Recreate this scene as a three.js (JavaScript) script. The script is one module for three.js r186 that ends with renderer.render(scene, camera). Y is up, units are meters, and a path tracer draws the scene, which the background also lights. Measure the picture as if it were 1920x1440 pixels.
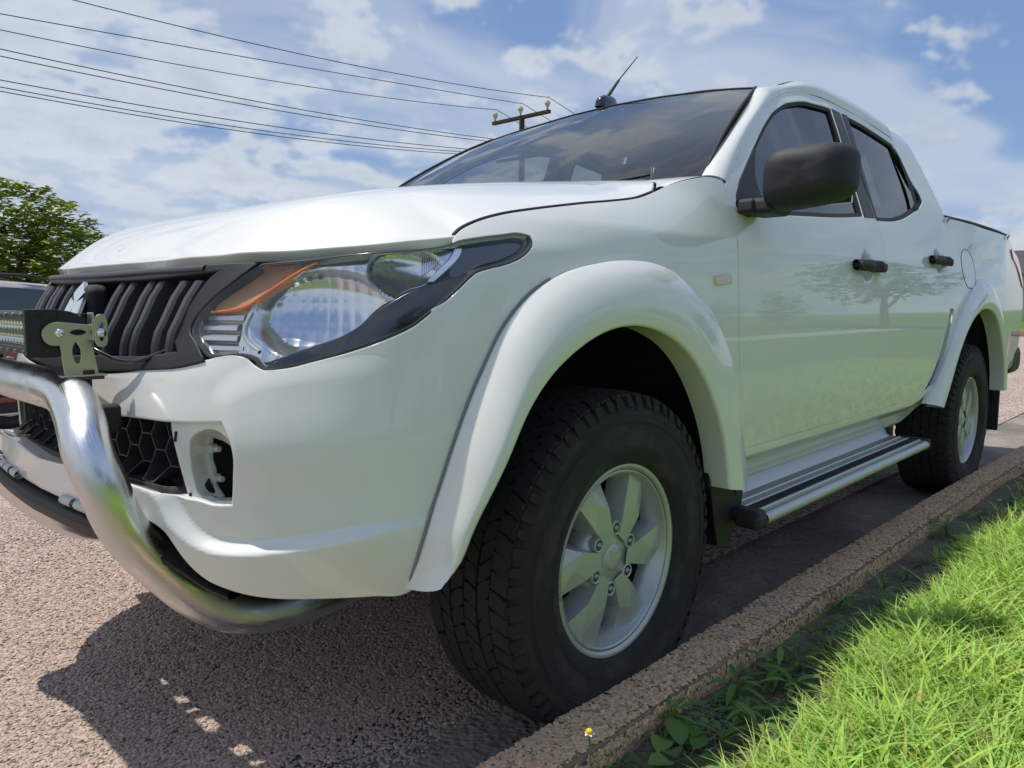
import * as THREE from 'three';
import { mergeGeometries, mergeVertices, toCreasedNormals } from 'three/addons/utils/BufferGeometryUtils.js';
import { RoundedBoxGeometry } from 'three/addons/geometries/RoundedBoxGeometry.js';
import { Brush, Evaluator, SUBTRACTION } from 'three-bvh-csg';

// ---------- camera ----------
const scene = new THREE.Scene();
const camera = new THREE.PerspectiveCamera(52.814, 1024 / 768, .05, 3000);
camera.position.set(-1.409, .962, 1.857);
{ const yaw = 46.575 * Math.PI / 180, pitch = -5.915 * Math.PI / 180, roll = .236 * Math.PI / 180;
  const f = new THREE.Vector3(Math.sin(yaw) * Math.cos(pitch), Math.sin(pitch), -Math.cos(yaw) * Math.cos(pitch));
  const r = new THREE.Vector3(-f.z, 0, f.x).normalize(), u = new THREE.Vector3().crossVectors(r, f);
  camera.up.copy(u.multiplyScalar(Math.cos(roll)).addScaledVector(r, -Math.sin(roll)));
  camera.lookAt(camera.position.clone().add(f)); }
// ---------- noise ----------
function rng(seed) { let a = seed >>> 0; return () => { a = (a + 0x6D2B79F5) >>> 0; let t = Math.imul(a ^ (a >>> 15), 1 | a); t = (t + Math.imul(t ^ (t >>> 7), 61 | t)) ^ t; return ((t ^ (t >>> 14)) >>> 0) / 4294967296; }; }
const HASH = new Float32Array(4096); { const r = rng(77); for (let i = 0; i < 4096; i++) HASH[i] = r(); }
const hash3 = (x, y, z) => HASH[(Math.imul(x, 73856093) ^ Math.imul(y, 19349663) ^ Math.imul(z, 83492791)) >>> 7 & 4095];
function vnoise(x, y, z = 0, wrap = 0) {
  const X = Math.floor(x), Y = Math.floor(y), Z = Math.floor(z); let fx = x - X, fy = y - Y, fz = z - Z;
  fx = fx * fx * fx * (fx * (6 * fx - 15) + 10); fy = fy * fy * fy * (fy * (6 * fy - 15) + 10); fz = fz * fz * (3 - 2 * fz);
  const w = (a) => wrap ? ((a % wrap) + wrap) % wrap : a, x0 = w(X), x1 = w(X + 1), y0 = w(Y), y1 = w(Y + 1);
  const a = hash3(x0, y0, Z), b = hash3(x1, y0, Z), c = hash3(x0, y1, Z), d = hash3(x1, y1, Z);
  const p = a + (b - a) * fx + (c - a + (a - b - c + d) * fx) * fy;
  if (fz === 0) return p;
  const e = hash3(x0, y0, Z + 1), f = hash3(x1, y0, Z + 1), g = hash3(x0, y1, Z + 1), h = hash3(x1, y1, Z + 1);
  return p + (e + (f - e) * fx + (g - e + (e - f - g + h) * fx) * fy - p) * fz;
}
function fbm(x, y, z, oct, gain = .5) { let s = 0, a = 1, t = 0; for (let i = 0; i < oct; i++) { s += a * vnoise(x, y, z + i * 17.3); t += a; a *= gain; const nx = x * 1.62 - y * 1.18; y = x * 1.18 + y * 1.62; x = nx; } return s / t; }
// ---------- sky: blue air, broken altocumulus and cirrus, a few cumulus low down ----------
const SUN = new THREE.Vector3(-.14, 1, -.30).normalize();
{
  const W = 2048, H = 1024, d = new Float32Array(W * H * 4), S = (a, b, x) => { const t = Math.min(1, Math.max(0, (x - a) / (b - a))); return t * t * (3 - 2 * t); };
  for (let j = 0; j < H; j++) {
    const el = (j + .5) / H * Math.PI - Math.PI / 2, y = Math.sin(el), c = Math.cos(el);
    for (let i = 0; i < W; i++) {
      const az = ((i + .5) / W - .5) * 2 * Math.PI, x = c * Math.cos(az), z = c * Math.sin(az), k = (j * W + i) * 4, up = Math.max(y, 0);
      const h = Math.exp(-up * 5.5);                                     // air: paler towards the horizon
      let r = .115 + .21 * h, g = .235 + .27 * h, b = .52 + .24 * h;
      if (y > -.02) {
        const q = 1 / (up + .16), px = x * q, pz = z * q;
        const wx = fbm(px * 1.1 + 3, pz * 1.1, 1.5, 4) - .5, wz = fbm(px * 1.1, pz * 1.1 + 9, 4.5, 4) - .5;
        const big = fbm(px * .3 + 5.3, pz * .3 + 41.1, 7, 3) - .17 * z - .10 * x + .0;   // where the cloud fields lie: a bank over the far side of the street
        const puff = fbm(px * 5.2 + wx * 2.2, pz * 6.4 + wz * 2.2, 2.2, 7, .62);
        const veil = fbm(px * .9 + pz * .5 + wx * 2, pz * 2.4 - px * .7 + wz * 2, 9.1, 6, .55);
        let A = S(.44, .60, puff + (big - .5) * .62) * .86; let V = .10 + S(.31, .70, veil + (big - .5) * .35) * .54;
        const haze = S(.22, .0, up) * .22;
        const thick = S(.5, .85, puff);
        let a = 1 - (1 - A) * (1 - V) * (1 - haze);
        const lit = .70 - .10 * thick + .10 * (fbm(px * 3.3 + wx, pz * 3.3, 5, 5) - .5);
        const cr = lit * .92, cg = lit * 1.0, cb = lit * 1.12;
        r += (cr - r) * a; g += (cg - g) * a; b += (cb - b) * a;
        // cumulus heaps standing near the horizon all round
        const n = fbm(az * 5.2 + 40, up * 9, 3.3, 3), heap = .035 + .15 * Math.max(0, fbm(az * 2.3 + 35.1, 1.7, 6.6, 2) - .50) * 2.4;
        const f = fbm(az * 26, up * 30, 8.8, 5, .55), cu = S(.0, .022, heap * (.45 + .9 * n) + (f - .5) * .05 - up - .018);
        const light = .80 + .16 * (f - .5) - .22 * S(heap, .02, up);
        r += (light * .95 - r) * cu * .9; g += (light - g) * cu * .9; b += (light * 1.06 - b) * cu * .9;
      } else { const t = S(-.02, -.2, y); r = r * (1 - t) + .12 * t; g = g * (1 - t) + .13 * t; b = b * (1 - t) + .09 * t; }
      d[k] = r; d[k + 1] = g; d[k + 2] = b; d[k + 3] = 1;
    }
  }
  const t = new THREE.DataTexture(d, W, H, THREE.RGBAFormat, THREE.FloatType);
  t.mapping = THREE.EquirectangularReflectionMapping; t.magFilter = t.minFilter = THREE.LinearFilter; t.wrapS = THREE.RepeatWrapping; t.needsUpdate = true;
  scene.background = t; scene.environment = t;
}
// ---------- sun, exposure ----------
const sun = new THREE.DirectionalLight(new THREE.Color().setRGB(1, .955, .88), 3.6);
sun.position.copy(SUN).multiplyScalar(30); sun.target.position.set(1, 0, 0); sun.castShadow = true; sun.shadow.radius = 1;
Object.assign(sun.shadow.camera, { left: -12, right: 12, top: 12, bottom: -12, near: 1, far: 60 }); sun.shadow.mapSize.set(4096, 4096);
scene.add(sun, sun.target);
const renderer = new THREE.WebGLRenderer({ antialias: true });
renderer.toneMapping = THREE.LinearToneMapping; renderer.toneMappingExposure = 1.0; renderer.shadowMap.enabled = true;
// ---------- curves and surfaces ----------
const clamp = (x, a, b) => Math.min(b, Math.max(a, x)), lerp = (a, b, t) => a + (b - a) * t;
const smooth = (a, b, x) => { const t = clamp((x - a) / (b - a), 0, 1); return t * t * (3 - 2 * t); };
function natural(xs, ys) {                      // natural cubic spline through (xs, ys)
  const n = xs.length, m = new Float64Array(n), c = new Float64Array(n), d = new Float64Array(n);
  for (let i = 1; i < n - 1; i++) {
    const h0 = xs[i] - xs[i - 1], h1 = xs[i + 1] - xs[i], a = h0, b = 2 * (h0 + h1) - a * c[i - 1];
    c[i] = h1 / b; d[i] = (6 * ((ys[i + 1] - ys[i]) / h1 - (ys[i] - ys[i - 1]) / h0) - a * d[i - 1]) / b;
  }
  for (let i = n - 2; i > 0; i--) m[i] = d[i] - c[i] * m[i + 1];
  return (x) => {
    if (x <= xs[0]) { const h = xs[1] - xs[0]; return ys[0] + (x - xs[0]) * ((ys[1] - ys[0]) / h - h * m[1] / 6); }
    if (x >= xs[n - 1]) { const h = xs[n - 1] - xs[n - 2]; return ys[n - 1] + (x - xs[n - 1]) * ((ys[n - 1] - ys[n - 2]) / h + h * m[n - 2] / 6); }
    let i = 0; while (x > xs[i + 1]) i++;
    const h = xs[i + 1] - xs[i], A = (xs[i + 1] - x) / h, B = 1 - A;
    return A * ys[i] + B * ys[i + 1] + ((A * A * A - A) * m[i] + (B * B * B - B) * m[i + 1]) * h * h / 6;
  };
}
function pchip(xs, ys) {                        // shape-keeping cubic
  const n = xs.length, s = [], m = [];
  for (let i = 0; i < n - 1; i++) s.push((ys[i + 1] - ys[i]) / (xs[i + 1] - xs[i]));
  for (let i = 0; i < n; i++) m.push(i === 0 ? s[0] : i === n - 1 ? s[n - 2] : s[i - 1] * s[i] <= 0 ? 0 : 2 * s[i - 1] * s[i] / (s[i - 1] + s[i]));
  return (x) => {
    if (x <= xs[0]) return ys[0] + (x - xs[0]) * m[0];
    if (x >= xs[n - 1]) return ys[n - 1] + (x - xs[n - 1]) * m[n - 1];
    let i = 0; while (x > xs[i + 1]) i++;
    const h = xs[i + 1] - xs[i], t = (x - xs[i]) / h, t2 = t * t, t3 = t2 * t;
    return (2 * t3 - 3 * t2 + 1) * ys[i] + (t3 - 2 * t2 + t) * h * m[i] + (3 * t2 - 2 * t3) * ys[i + 1] + (t3 - t2) * h * m[i + 1];
  };
}
function grid2(us, vs, rows) {                  // bicubic spline over a table rows[v][u]
  const along = rows.map((r, j) => (vs[j] > 1.22 ? pchip : natural)(us, r));
  const cache = new Map();
  return (u, v) => {
    const k = Math.round(u * 20000); let f = cache.get(k);
    if (!f) { f = pchip(vs, along.map((a) => a(k / 20000))); cache.set(k, f); }
    return f(v);
  };
}
function path3(pts, f = natural) {              // curve through 3-D (or 2-D) points by chord length, t in metres
  const t = [0]; for (let i = 1; i < pts.length; i++) t.push(t[i - 1] + Math.hypot(...pts[i].map((a, k) => a - pts[i - 1][k])));
  const fs = pts[0].map((_, k) => f(t, pts.map((p) => p[k]))), L = t[t.length - 1];
  const at = (s) => fs.map((g) => g(s)); at.length_ = L; at.knots = t; return at;
}
// ---------- the truck's skin: a plan line round the front and along the left side, and how far the skin lies inside it ----------
// x: metres behind the front axle, y: up, z: to the truck's left
const PLAN = [[-.895, 0], [-.888, .2], [-.868, .4], [-.845, .5], [-.795, .6], [-.715, .7], [-.62, .78], [-.52, .829], [-.42, .857], [-.3, .871], [-.1, .878], [.2, .883], [.5, .886], [1.2, .888], [2, .888], [2.5, .886], [3.1, .882], [3.7, .868], [4.1, .84]];
const planAt = path3(PLAN), SK = planAt.knots;
const sOfX = (x) => { let a = SK[9], b = SK[18] + .3; for (let i = 0; i < 40; i++) { const m = (a + b) / 2; planAt(m)[0] < x ? a = m : b = m; } return a; };
const DY = [.38, .48, .58, .70, .82, .92, 1.0, 1.06, 1.12, 1.16, 1.20, 1.26, 1.32, 1.40, 1.50, 1.60, 1.66, 1.70, 1.73, 1.755];
const DCOL = {   // station of PLAN: inset at each DY
  0: [.06, .02, 0, 0, .02, .08, .11, .13, .16, .2, .25, .32, .4, .5, 0.60, 0.70, 0.80, 0.90, 1.00, 1.10],
  2: [.06, .02, 0, 0, .02, .07, .10, .125, .16, .2, .25, .32, .4, .5, 0.60, 0.70, 0.80, 0.90, 1.00, 1.10],
  4: [.06, .02, 0, 0, .02, .055, .095, .13, .18, .23, .29, .36, .44, .54, 0.64, 0.74, 0.84, 0.94, 1.04, 1.14],
  5: [.06, .02, 0, 0, .018, .045, .085, .13, .19, .24, .3, .37, .45, .55, 0.65, 0.75, 0.85, 0.95, 1.05, 1.15],
  6: [.055, .02, 0, 0, .012, .03, .06, .10, .155, .2, .25, .32, .4, .5, 0.60, 0.70, 0.80, 0.90, 1.00, 1.10],
  8: [.04, .012, 0, 0, .005, .012, .025, .045, .09, .135, .19, .27, .35, .45, 0.55, 0.65, 0.75, 0.85, 0.95, 1.05],
  10: [.03, .01, 0, 0, 0, .002, .005, .011, .03, .06, .105, .19, .28, .38, 0.48, 0.58, 0.68, 0.78, 0.88, 0.98],
  11: [.03, .015, .003, 0, 0, 0, .003, .008, .020, .040, .066, .118, .17, .25, 0.40, 0.50, 0.60, 0.70, 0.80, 0.90],
  12: [.045, .03, .012, .002, 0, 0, .003, .008, .016, .028, .041, .061, .083, .116, .155, .19, .213, .234, .268, .33],
  12.3: [.046, .032, .013, .002, 0, 0, .003, .008, .016, .027, .039, .059, .081, .111, .150, .188, .214, .237, .272, .333],
  12.65: [.048, .034, .014, .002, 0, 0, .003, .008, .016, .026, .037, .057, .078, .109, .150, .192, .220, .243, .28, .34],
  13: [.05, .035, .014, .002, 0, 0, .003, .008, .016, .026, .037, .056, .077, .110, .152, .196, .225, .248, .285, .345],
  13.5: [.05, .035, .014, .002, 0, 0, .003, .008, .016, .026, .037, .056, .077, .110, .151, .193, .221, .244, .281, .341],
  14: [.05, .035, .014, .002, 0, 0, .003, .008, .016, .026, .037, .056, .075, .102, .140, .178, .204, .227, .264, .324],
  15: [.05, .03, .012, .002, 0, 0, .003, .008, .016, .025, .035, .052, .070, .094, .130, .166, .190, .212, .249, .31],
  16: [.05, .03, .01, .002, 0, 0, .003, .008, .016, .022, .028, .036, .044, .055, .07, .09, .11, .13, .15, .17],
  18: [.05, .03, .01, .002, 0, 0, .003, .008, .016, .022, .028, .036, .044, .055, .07, .09, .11, .13, .15, .17],
};
const DK = Object.keys(DCOL).map(Number).sort((a, b) => a - b);
const insetBase = grid2(DK.map((k) => lerp(SK[Math.floor(k)], SK[Math.ceil(k)], k % 1)), DY, DY.map((_, j) => DK.map((k) => DCOL[k][j])));
const FEATURES = [];                            // extra relief (lip, folds), each a function (s, y) -> metres outward
const inset = (s, y) => { let d = insetBase(s, y); for (const f of FEATURES) d -= f(s, y); return d; };
const roofLift = pchip([.5, .9, 1.2, 1.4, 1.55, 1.8, 2.0, 2.3, 2.6, 3], [0, 0, .004, .036, .052, .05, .038, .015, 0, 0]);   // the roof line's arch
const roofDip = pchip([.9, 1.05, 1.15, 1.3, 1.45, 1.6], [-.058, -.056, -.045, -.014, 0, 0]);
function skin(s, y, out = 0) {                  // point on the skin, `out` metres proud of it
  const m = Math.abs(s), e = .004, a = planAt(Math.max(m - e, 0)), b = planAt(m + e), p = planAt(m);
  let tx = b[0] - a[0], tz = b[1] - a[1]; const L = Math.hypot(tx, tz); tx /= L; tz /= L;
  if (m < e) { tx = 0; tz = 1; }
  const d = inset(m, y) - out;
  return [p[0] + tz * d, y > 1.28 ? y + roofLift(p[0]) * smooth(1.28, 1.7, y) + roofDip(clamp(p[0], .9, 1.6)) * smooth(1.685, 1.745, y) : y, (p[1] - tx * d) * (s < 0 ? -1 : 1)];
}
{ // relief of the front bumper: the lower lip stands proud along a slanting ledge; the corner stands proud of the middle
  const field = (poly) => (s, y) => { let d = 9, c = false; for (let i = 0, j = poly.length - 1; i < poly.length; j = i++) { const [a, b] = poly[i], [p, q] = poly[j], ex = p - a, ey = q - b, t = clamp(((s - a) * ex + (y - b) * ey) / (ex * ex + ey * ey), 0, 1); d = Math.min(d, Math.hypot(s - a - ex * t, y - b - ey * t)); if ((b > y) !== (q > y) && s < (p - a) * (y - b) / (q - b) + a) c = !c; } return c ? d : -d; };
  const la = pchip([0, .6, .72, .82, .9, .98, 1.05], [.028, .028, .025, .019, .011, .003, 0]);
  const soft = (poly, n = 3) => { for (let k = 0; k < n; k++) poly = poly.flatMap((p, i) => { const q = poly[(i + 1) % poly.length]; return [[.75 * p[0] + .25 * q[0], .75 * p[1] + .25 * q[1]], [.25 * p[0] + .75 * q[0], .25 * p[1] + .75 * q[1]]]; }); return poly; };
  const lip = field(soft([[0, .655], [.46, .648], [.495, .632], [.512, .600], [.535, .572], [.565, .549], [.60, .540], [.64, .539], [.70, .545], [.78, .557], [.86, .571], [.98, .583], [1.3, .6], [1.3, .2], [-.2, .2], [-.2, .655]]));
  FEATURES.push((s, y) => s > 1.05 || y > .70 ? 0 : la(s) * smooth(-.013, .013, lip(s, y)));
  const fold = [[.605, .64], [.604, .70], [.602, .755], [.597, .772], [.592, .79], [.598, .808], [.615, .824], [.645, .838], [.70, .853], [.80, .868], [1.3, .90], [1.3, .5], [.605, .5]];
  const sdf = field(soft(fold));
  FEATURES.push((s, y) => s > 1.05 || s < .5 || y < .6 || y > .9 ? 0 : .007 * smooth(-.02, .036, sdf(s, y)) * (1 - smooth(.66, 1.02, s)) * smooth(.62, .70, y));
  // thumb scoops behind the door handles
  for (const [hs, hy] of [[2.945, 1.096], [3.845, 1.153]]) FEATURES.push((s, y) => { const r2 = ((s - hs) ** 2 + (y - hy) ** 2) / .0036; return r2 > 1 ? 0 : -.024 * (1 - r2) * (1 - r2) * (1 + r2); });
}
// outlines on the skin: [metres round the body from the front middle, height]
const O = {
  lamp: [[.636,1.034,1],[.724,1.041],[.816,1.05],[.916,1.057],[.992,1.062],[1.042,1.071],[1.06,1.077],[1.098,1.084],[1.16,1.093],[1.205,1.098],[1.224,1.094],[1.225,1.082],[1.211,1.064],[1.187,1.049],[1.149,1.035],[1.105,1.025],[1.079,1.017],[1.062,1.005],[1.044,.99],[1.012,.966],[.981,.944],[.951,.924],[.92,.91],[.885,.897],[.834,.881],[.767,.863],[.72,.852],[.683,.846],[.671,.849],[.657,.862],[.641,.868],[.624,.87],[.585,.867],[.558,.867,1],[.536,.881],[.506,.9],[.495,.913],[.499,.933],[.517,.957],[.545,.981],[.586,1.005],[.617,1.024]],
  bezel: [[.672,.854],[.711,.871],[.766,.89],[.817,.907],[.852,.926],[.888,.952],[.924,.972],[.961,.989],[1.016,1.003],[1.052,1.015]],
  amber: [[.526,.945,1],[.536,.964],[.567,.991],[.633,1.03,1],[.68,1.033],[.725,1.036],[.755,1.035,1],[.717,1.017],[.685,.998],[.652,.978],[.62,.958],[.6,.952]],
  lampdiv: [[1.055,1.062,1],[1.068,1.063,1],[1.055,1.047],[1.027,1.024],[.998,1.003,1],[.991,1.003,1],[1.016,1.025],[1.041,1.045]],
  park: [[.498,.913],[.501,.94],[.614,.949],[.628,.944],[.619,.915],[.631,.895],[.661,.873],[.624,.87],[.585,.867],[.558,.867],[.536,.881],[.506,.9]],
  hoodfront: [[-.2,1.048],[.119,1.046],[.361,1.048],[.546,1.053],[.702,1.057],[.81,1.064],[.878,1.069],[.958,1.074],[1.043,1.082]],
  hoodside: [[1.056,1.088],[1.074,1.1],[1.1,1.111],[1.133,1.122],[1.183,1.135],[1.272,1.152],[1.35,1.165],[1.437,1.179],[1.534,1.193],[1.646,1.213],[1.715,1.233],[1.766,1.253],[1.807,1.275]],
  btop: [[.235,.82],[.346,.83],[.426,.841],[.492,.847],[.554,.859],[.621,.868],[.641,.863],[.655,.853],[.677,.844,1],[.721,.848],[.767,.859],[.834,.876],[.885,.892],[.919,.905],[.951,.92],[.982,.942,1]],
  bseam: [[.983,.942],[1.046,.925],[1.112,.904]],
  flareo: [[.936,.464],[.948,.516],[.961,.565],[.979,.615],[.998,.667],[1.016,.716],[1.037,.765],[1.057,.806],[1.079,.845],[1.117,.906],[1.144,.937],[1.178,.967],[1.211,.989],[1.251,1.009],[1.297,1.026],[1.345,1.038],[1.396,1.047],[1.449,1.054],[1.506,1.057],[1.555,1.057],[1.649,1.043],[1.711,1.022],[1.767,.993],[1.821,.957],[1.869,.917],[1.909,.871],[1.943,.826],[1.99,.724],[2.024,.634],[2.062,.538],[2.094,.452]],
  bbot: [[.395,.584],[.469,.581],[.49,.575],[.509,.564],[.52,.549],[.534,.524],[.556,.495],[.58,.477],[.602,.468],[.648,.455],[.698,.449],[.757,.448],[.809,.447],[.866,.445]],
  opentop: [[.26,.751],[.392,.755],[.514,.756],[.56,.758],[.606,.761]],
  openright: [[.606,.761],[.619,.742],[.628,.724],[.634,.694],[.631,.665],[.628,.64],[.625,.611]],
  openbot: [[.625,.611],[.587,.609],[.555,.615],[.532,.616],[.491,.627],[.375,.637]],
  liptop: [[.517,.591],[.536,.6],[.575,.573],[.601,.555],[.628,.551],[.684,.558],[.746,.565],[.813,.574],[.813,.582],[.886,.589],[.956,.589]],
  lipbot: [[.517,.587],[.541,.56],[.566,.538],[.598,.53],[.638,.531],[.72,.542],[.814,.555],[.814,.556],[.884,.565],[.955,.575]],
  fold: [[.604,.762],[.594,.774],[.573,.779],[.55,.781],[.543,.794],[.553,.811],[.581,.824],[.626,.838],[.664,.843]],
  gouter: [[-.182,1.034],[.077,1.025],[.308,1.024],[.471,1.029],[.557,1.032],[.624,1.034,1],[.571,.998],[.533,.971],[.506,.947],[.491,.926],[.492,.911],[.519,.892],[.554,.861,1],[.491,.849],[.429,.844],[.22,.831]],
  ginner: [[.088,1.011],[.316,1.012],[.476,1.02],[.542,1.024,1],[.506,1.002],[.484,.976],[.463,.946],[.441,.925],[.443,.907],[.465,.889],[.485,.873,1],[.385,.861],[.192,.854]],
  slattop: [[.159,.997],[.2,.997],[.221,.996],[.252,.996],[.303,.998],[.336,.998],[.346,.999],[.377,1],[.433,1.002],[.462,1.002],[.485,1.003],[.511,1.004]],
  slatknee: [[.054,.912],[.113,.917],[.11,.912],[.164,.918],[.203,.908],[.241,.909],[.242,.909],[.289,.91],[.337,.911],[.368,.91],[.373,.909],[.423,.91]],
  slatbot: [[.247,.878],[.285,.88],[.376,.875],[.409,.873],[.412,.873],[.453,.874]],
  emblem: [[.021,.99],[-.014,.95],[-.056,.94],[.102,.943],[.006,.97]],
  doorfront: [[2.03,1.292],[2.021,1.276],[2.015,1.261],[2.005,1.212],[2.01,1.161],[2,1.127],[1.996,1.09],[1.99,1.011],[1.991,.922],[2.007,.78],[2.029,.662],[2.074,.533]],
  doortop: [[2.03,1.292],[2.066,1.318],[2.112,1.352],[2.233,1.442],[2.377,1.532],[2.462,1.577],[2.554,1.621],[2.633,1.652],[2.708,1.677],[2.768,1.687],[2.819,1.688],[2.899,1.682],[3.038,1.669],[3.144,1.669]],
  doortop2: [[3.144,1.669],[3.197,1.665],[3.36,1.662],[3.546,1.662],[3.771,1.671]],
  bseamd: [[3.144,1.669],[3.133,1.603],[3.129,1.491],[3.135,1.387],[3.131,1.268],[3.151,1.223],[3.146,1.17],[3.123,1.117],[3.108,.909],[3.087,.883],[3.068,.773],[3.074,.701]],
  doorbot: [[2.067,.53],[2.379,.54],[2.968,.557],[3.353,.564],[3.488,.563]],
  doorrear: [[3.488,.563],[3.572,.574],[3.656,.593],[3.772,.654],[3.87,.759],[3.955,.874],[3.997,.993],[4.006,1.009],[4.043,1.13],[4.096,1.214],[4.117,1.28]],
  crear: [[4.117,1.28],[4.07,1.367],[4.031,1.47],[3.986,1.594],[3.905,1.685],[3.771,1.671]],
  win1: [[2.067,1.257],[2.092,1.289],[2.153,1.337],[2.277,1.427],[2.438,1.532],[2.519,1.576],[2.597,1.608],[2.719,1.647],[2.812,1.655],[2.921,1.647],[3.053,1.639,1],[3.045,1.503],[3.001,1.276,1],[2.809,1.256],[2.372,1.228],[2.203,1.215],[2.084,1.21],[2.062,1.227]],
  win2: [[3.206,1.643,1],[3.332,1.636],[3.512,1.633],[3.749,1.654,1],[3.773,1.594],[3.813,1.495],[3.878,1.443],[3.856,1.41,1],[3.69,1.349],[3.466,1.302],[3.278,1.28],[3.104,1.269,1]],
  glass1: [[2.202,1.267,1],[2.263,1.404],[2.425,1.515],[2.504,1.558],[2.603,1.6],[2.704,1.632],[2.799,1.643],[2.909,1.635],[3.007,1.626,1],[3.011,1.511],[2.954,1.283,1],[2.515,1.252]],
  glass2: [[3.225,1.629,1],[3.321,1.624],[3.498,1.619],[3.694,1.63,1],[3.693,1.549],[3.698,1.464],[3.683,1.398],[3.584,1.36],[3.423,1.326],[3.258,1.302],[3.163,1.294,1]],
  handle1: [[2.795,1.097],[3.077,1.108],[2.919,1.143],[2.963,1.048],[2.968,1.073]],
  handle2: [[3.699,1.148],[4.007,1.161],[3.846,1.204],[3.816,1.099]],
  indicator: [[1.859,1.032],[1.939,1.041],[1.945,1.021],[1.862,1.01]],
  char: [[1.246,1.108],[1.439,1.121],[1.754,1.143],[2.021,1.144],[3.137,1.228],[4.097,1.255],[5.196,1.28]],
  bedtop: [[4.08,1.38],[4.423,1.365],[4.76,1.363],[5.418,1.376]],
  bedfront: [[4.09,1.377],[4.149,1.27],[4.124,1.19],[4.062,1.05],[4.059,.897]],
  tail: [[5.509,1.278],[5.816,1.289],[5.927,1.244],[5.938,1.144],[5.677,1.211]],
  bedrear: [[5.418,1.376],[5.588,1.335],[5.659,1.291],[5.927,1.244],[5.948,1.144]],
  fuel: [[4.286,1.223],[4.224,1.187],[4.224,1.12],[4.352,1.056],[4.445,1.079]],
  rflareo: [[3.755,.546],[3.837,.634],[3.956,.755],[4.101,.888],[4.246,.987],[4.279,.979],[4.383,1.039],[4.466,1.089],[4.618,1.101],[4.766,1.078],[4.903,1.01],[5.044,.885]],
  rflareo2: [[4.949,1.001],[5.037,.904],[5.106,.755],[5.141,.604],[5.144,.537]],
  mouth: [[.526,.712],[.528,.723],[.539,.734],[.551,.74],[.572,.745],[.589,.742],[.603,.735],[.628,.715],[.637,.693],[.634,.663],[.628,.637],[.621,.619],[.586,.612],[.55,.619],[.54,.627],[.533,.648],[.528,.665],[.526,.688]],
  fogwell: [[.512,.698],[.513,.71],[.516,.72],[.524,.724],[.553,.72],[.567,.716],[.587,.705],[.606,.685],[.61,.664],[.609,.641],[.602,.618],[.582,.599],[.534,.595],[.52,.602],[.536,.608],[.52,.63],[.52,.65],[.511,.674]],
  frameedge: [[.483,.75],[.475,.743],[.482,.732],[.492,.706],[.502,.677],[.515,.643],[.53,.617],[.529,.607],[.512,.608],[.444,.621],[.315,.625],[.313,.635],[.503,.624],[.466,.729],[.458,.748]]};
// ---------- materials ----------
const rgb = (r, g, b) => new THREE.Color().setRGB(r, g, b);
const std = (c, roughness, o = {}) => new THREE.MeshStandardMaterial({ color: rgb(...c), roughness, metalness: 0, side: THREE.DoubleSide, ...o });
const phy = (c, roughness, o = {}) => new THREE.MeshPhysicalMaterial({ color: rgb(...c), roughness, metalness: 0, side: THREE.DoubleSide, ...o });
function tex(n, f, srgb = false) {               // f(x, y) in 0..1 -> [r, g, b] 0..1 or a number
  const d = new Uint8Array(n * n * 4);
  for (let j = 0; j < n; j++) for (let i = 0; i < n; i++) { const v = f(i / n, j / n), k = (j * n + i) * 4, a = typeof v === 'number' ? [v, v, v] : v; for (let c = 0; c < 3; c++) d[k + c] = clamp(a[c], 0, 1) * 255; d[k + 3] = 255; }
  const t = new THREE.DataTexture(d, n, n); t.wrapS = t.wrapT = THREE.RepeatWrapping; t.magFilter = THREE.LinearFilter; t.minFilter = THREE.LinearMipmapLinearFilter; t.generateMipmaps = true;
  if (srgb) t.colorSpace = THREE.SRGBColorSpace; t.needsUpdate = true; return t;
}
const rep = (t, a, b = a) => { const c = t.clone(); c.repeat.set(a, b); c.needsUpdate = true; return c; };
function tnoise(x, y, f, oct, gain = .5, z = 0) { let s = 0, a = 1, t = 0; for (let i = 0; i < oct; i++) { s += a * vnoise(x * f, y * f, z + i * 7.7, f); t += a; a *= gain; f *= 2; } return s / t; }
const lin2s = (v) => v <= .0031308 ? v * 12.92 : 1.055 * Math.pow(v, 1 / 2.4) - .055;
// ---------- geometry ----------
function geo(pos, idx, nor, uv) {
  const g = new THREE.BufferGeometry(); g.setAttribute('position', new THREE.Float32BufferAttribute(pos, 3));
  if (uv) g.setAttribute('uv', new THREE.Float32BufferAttribute(uv, 2)); if (idx) g.setIndex(idx);
  if (nor) g.setAttribute('normal', new THREE.Float32BufferAttribute(nor, 3)); else g.computeVertexNormals(); return g;
}
function joined(list) {                           // merge into one geometry: position, normal, uv only
  const gs = list.flat(9).filter(Boolean).map((g) => {
    const h = g.index ? g.toNonIndexed() : g.clone(); for (const k of Object.keys(h.attributes)) if (!['position', 'normal', 'uv'].includes(k)) h.deleteAttribute(k);
    if (!h.attributes.normal) h.computeVertexNormals();
    if (!h.attributes.uv) h.setAttribute('uv', new THREE.Float32BufferAttribute(new Float32Array(h.attributes.position.count * 2), 2)); return h; });
  return mergeGeometries(gs);
}
function mirrorZ(g) {
  const h = g.index ? g.toNonIndexed() : g.clone();
  for (const k of ['position', 'normal']) { const a = h.attributes[k]; for (let i = 0; i < a.count; i++) a.setZ(i, -a.getZ(i)); }
  for (const k of Object.keys(h.attributes)) { const a = h.attributes[k], n = a.itemSize; for (let i = 0; i < a.count; i += 3) for (let c = 0; c < n; c++) { const p = a.array[(i + 1) * n + c]; a.array[(i + 1) * n + c] = a.array[(i + 2) * n + c]; a.array[(i + 2) * n + c] = p; } }
  return h;
}
const both = (g) => joined([g, mirrorZ(g)]);
const at = (g, x, y, z) => g.translate(x, y, z);
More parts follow.
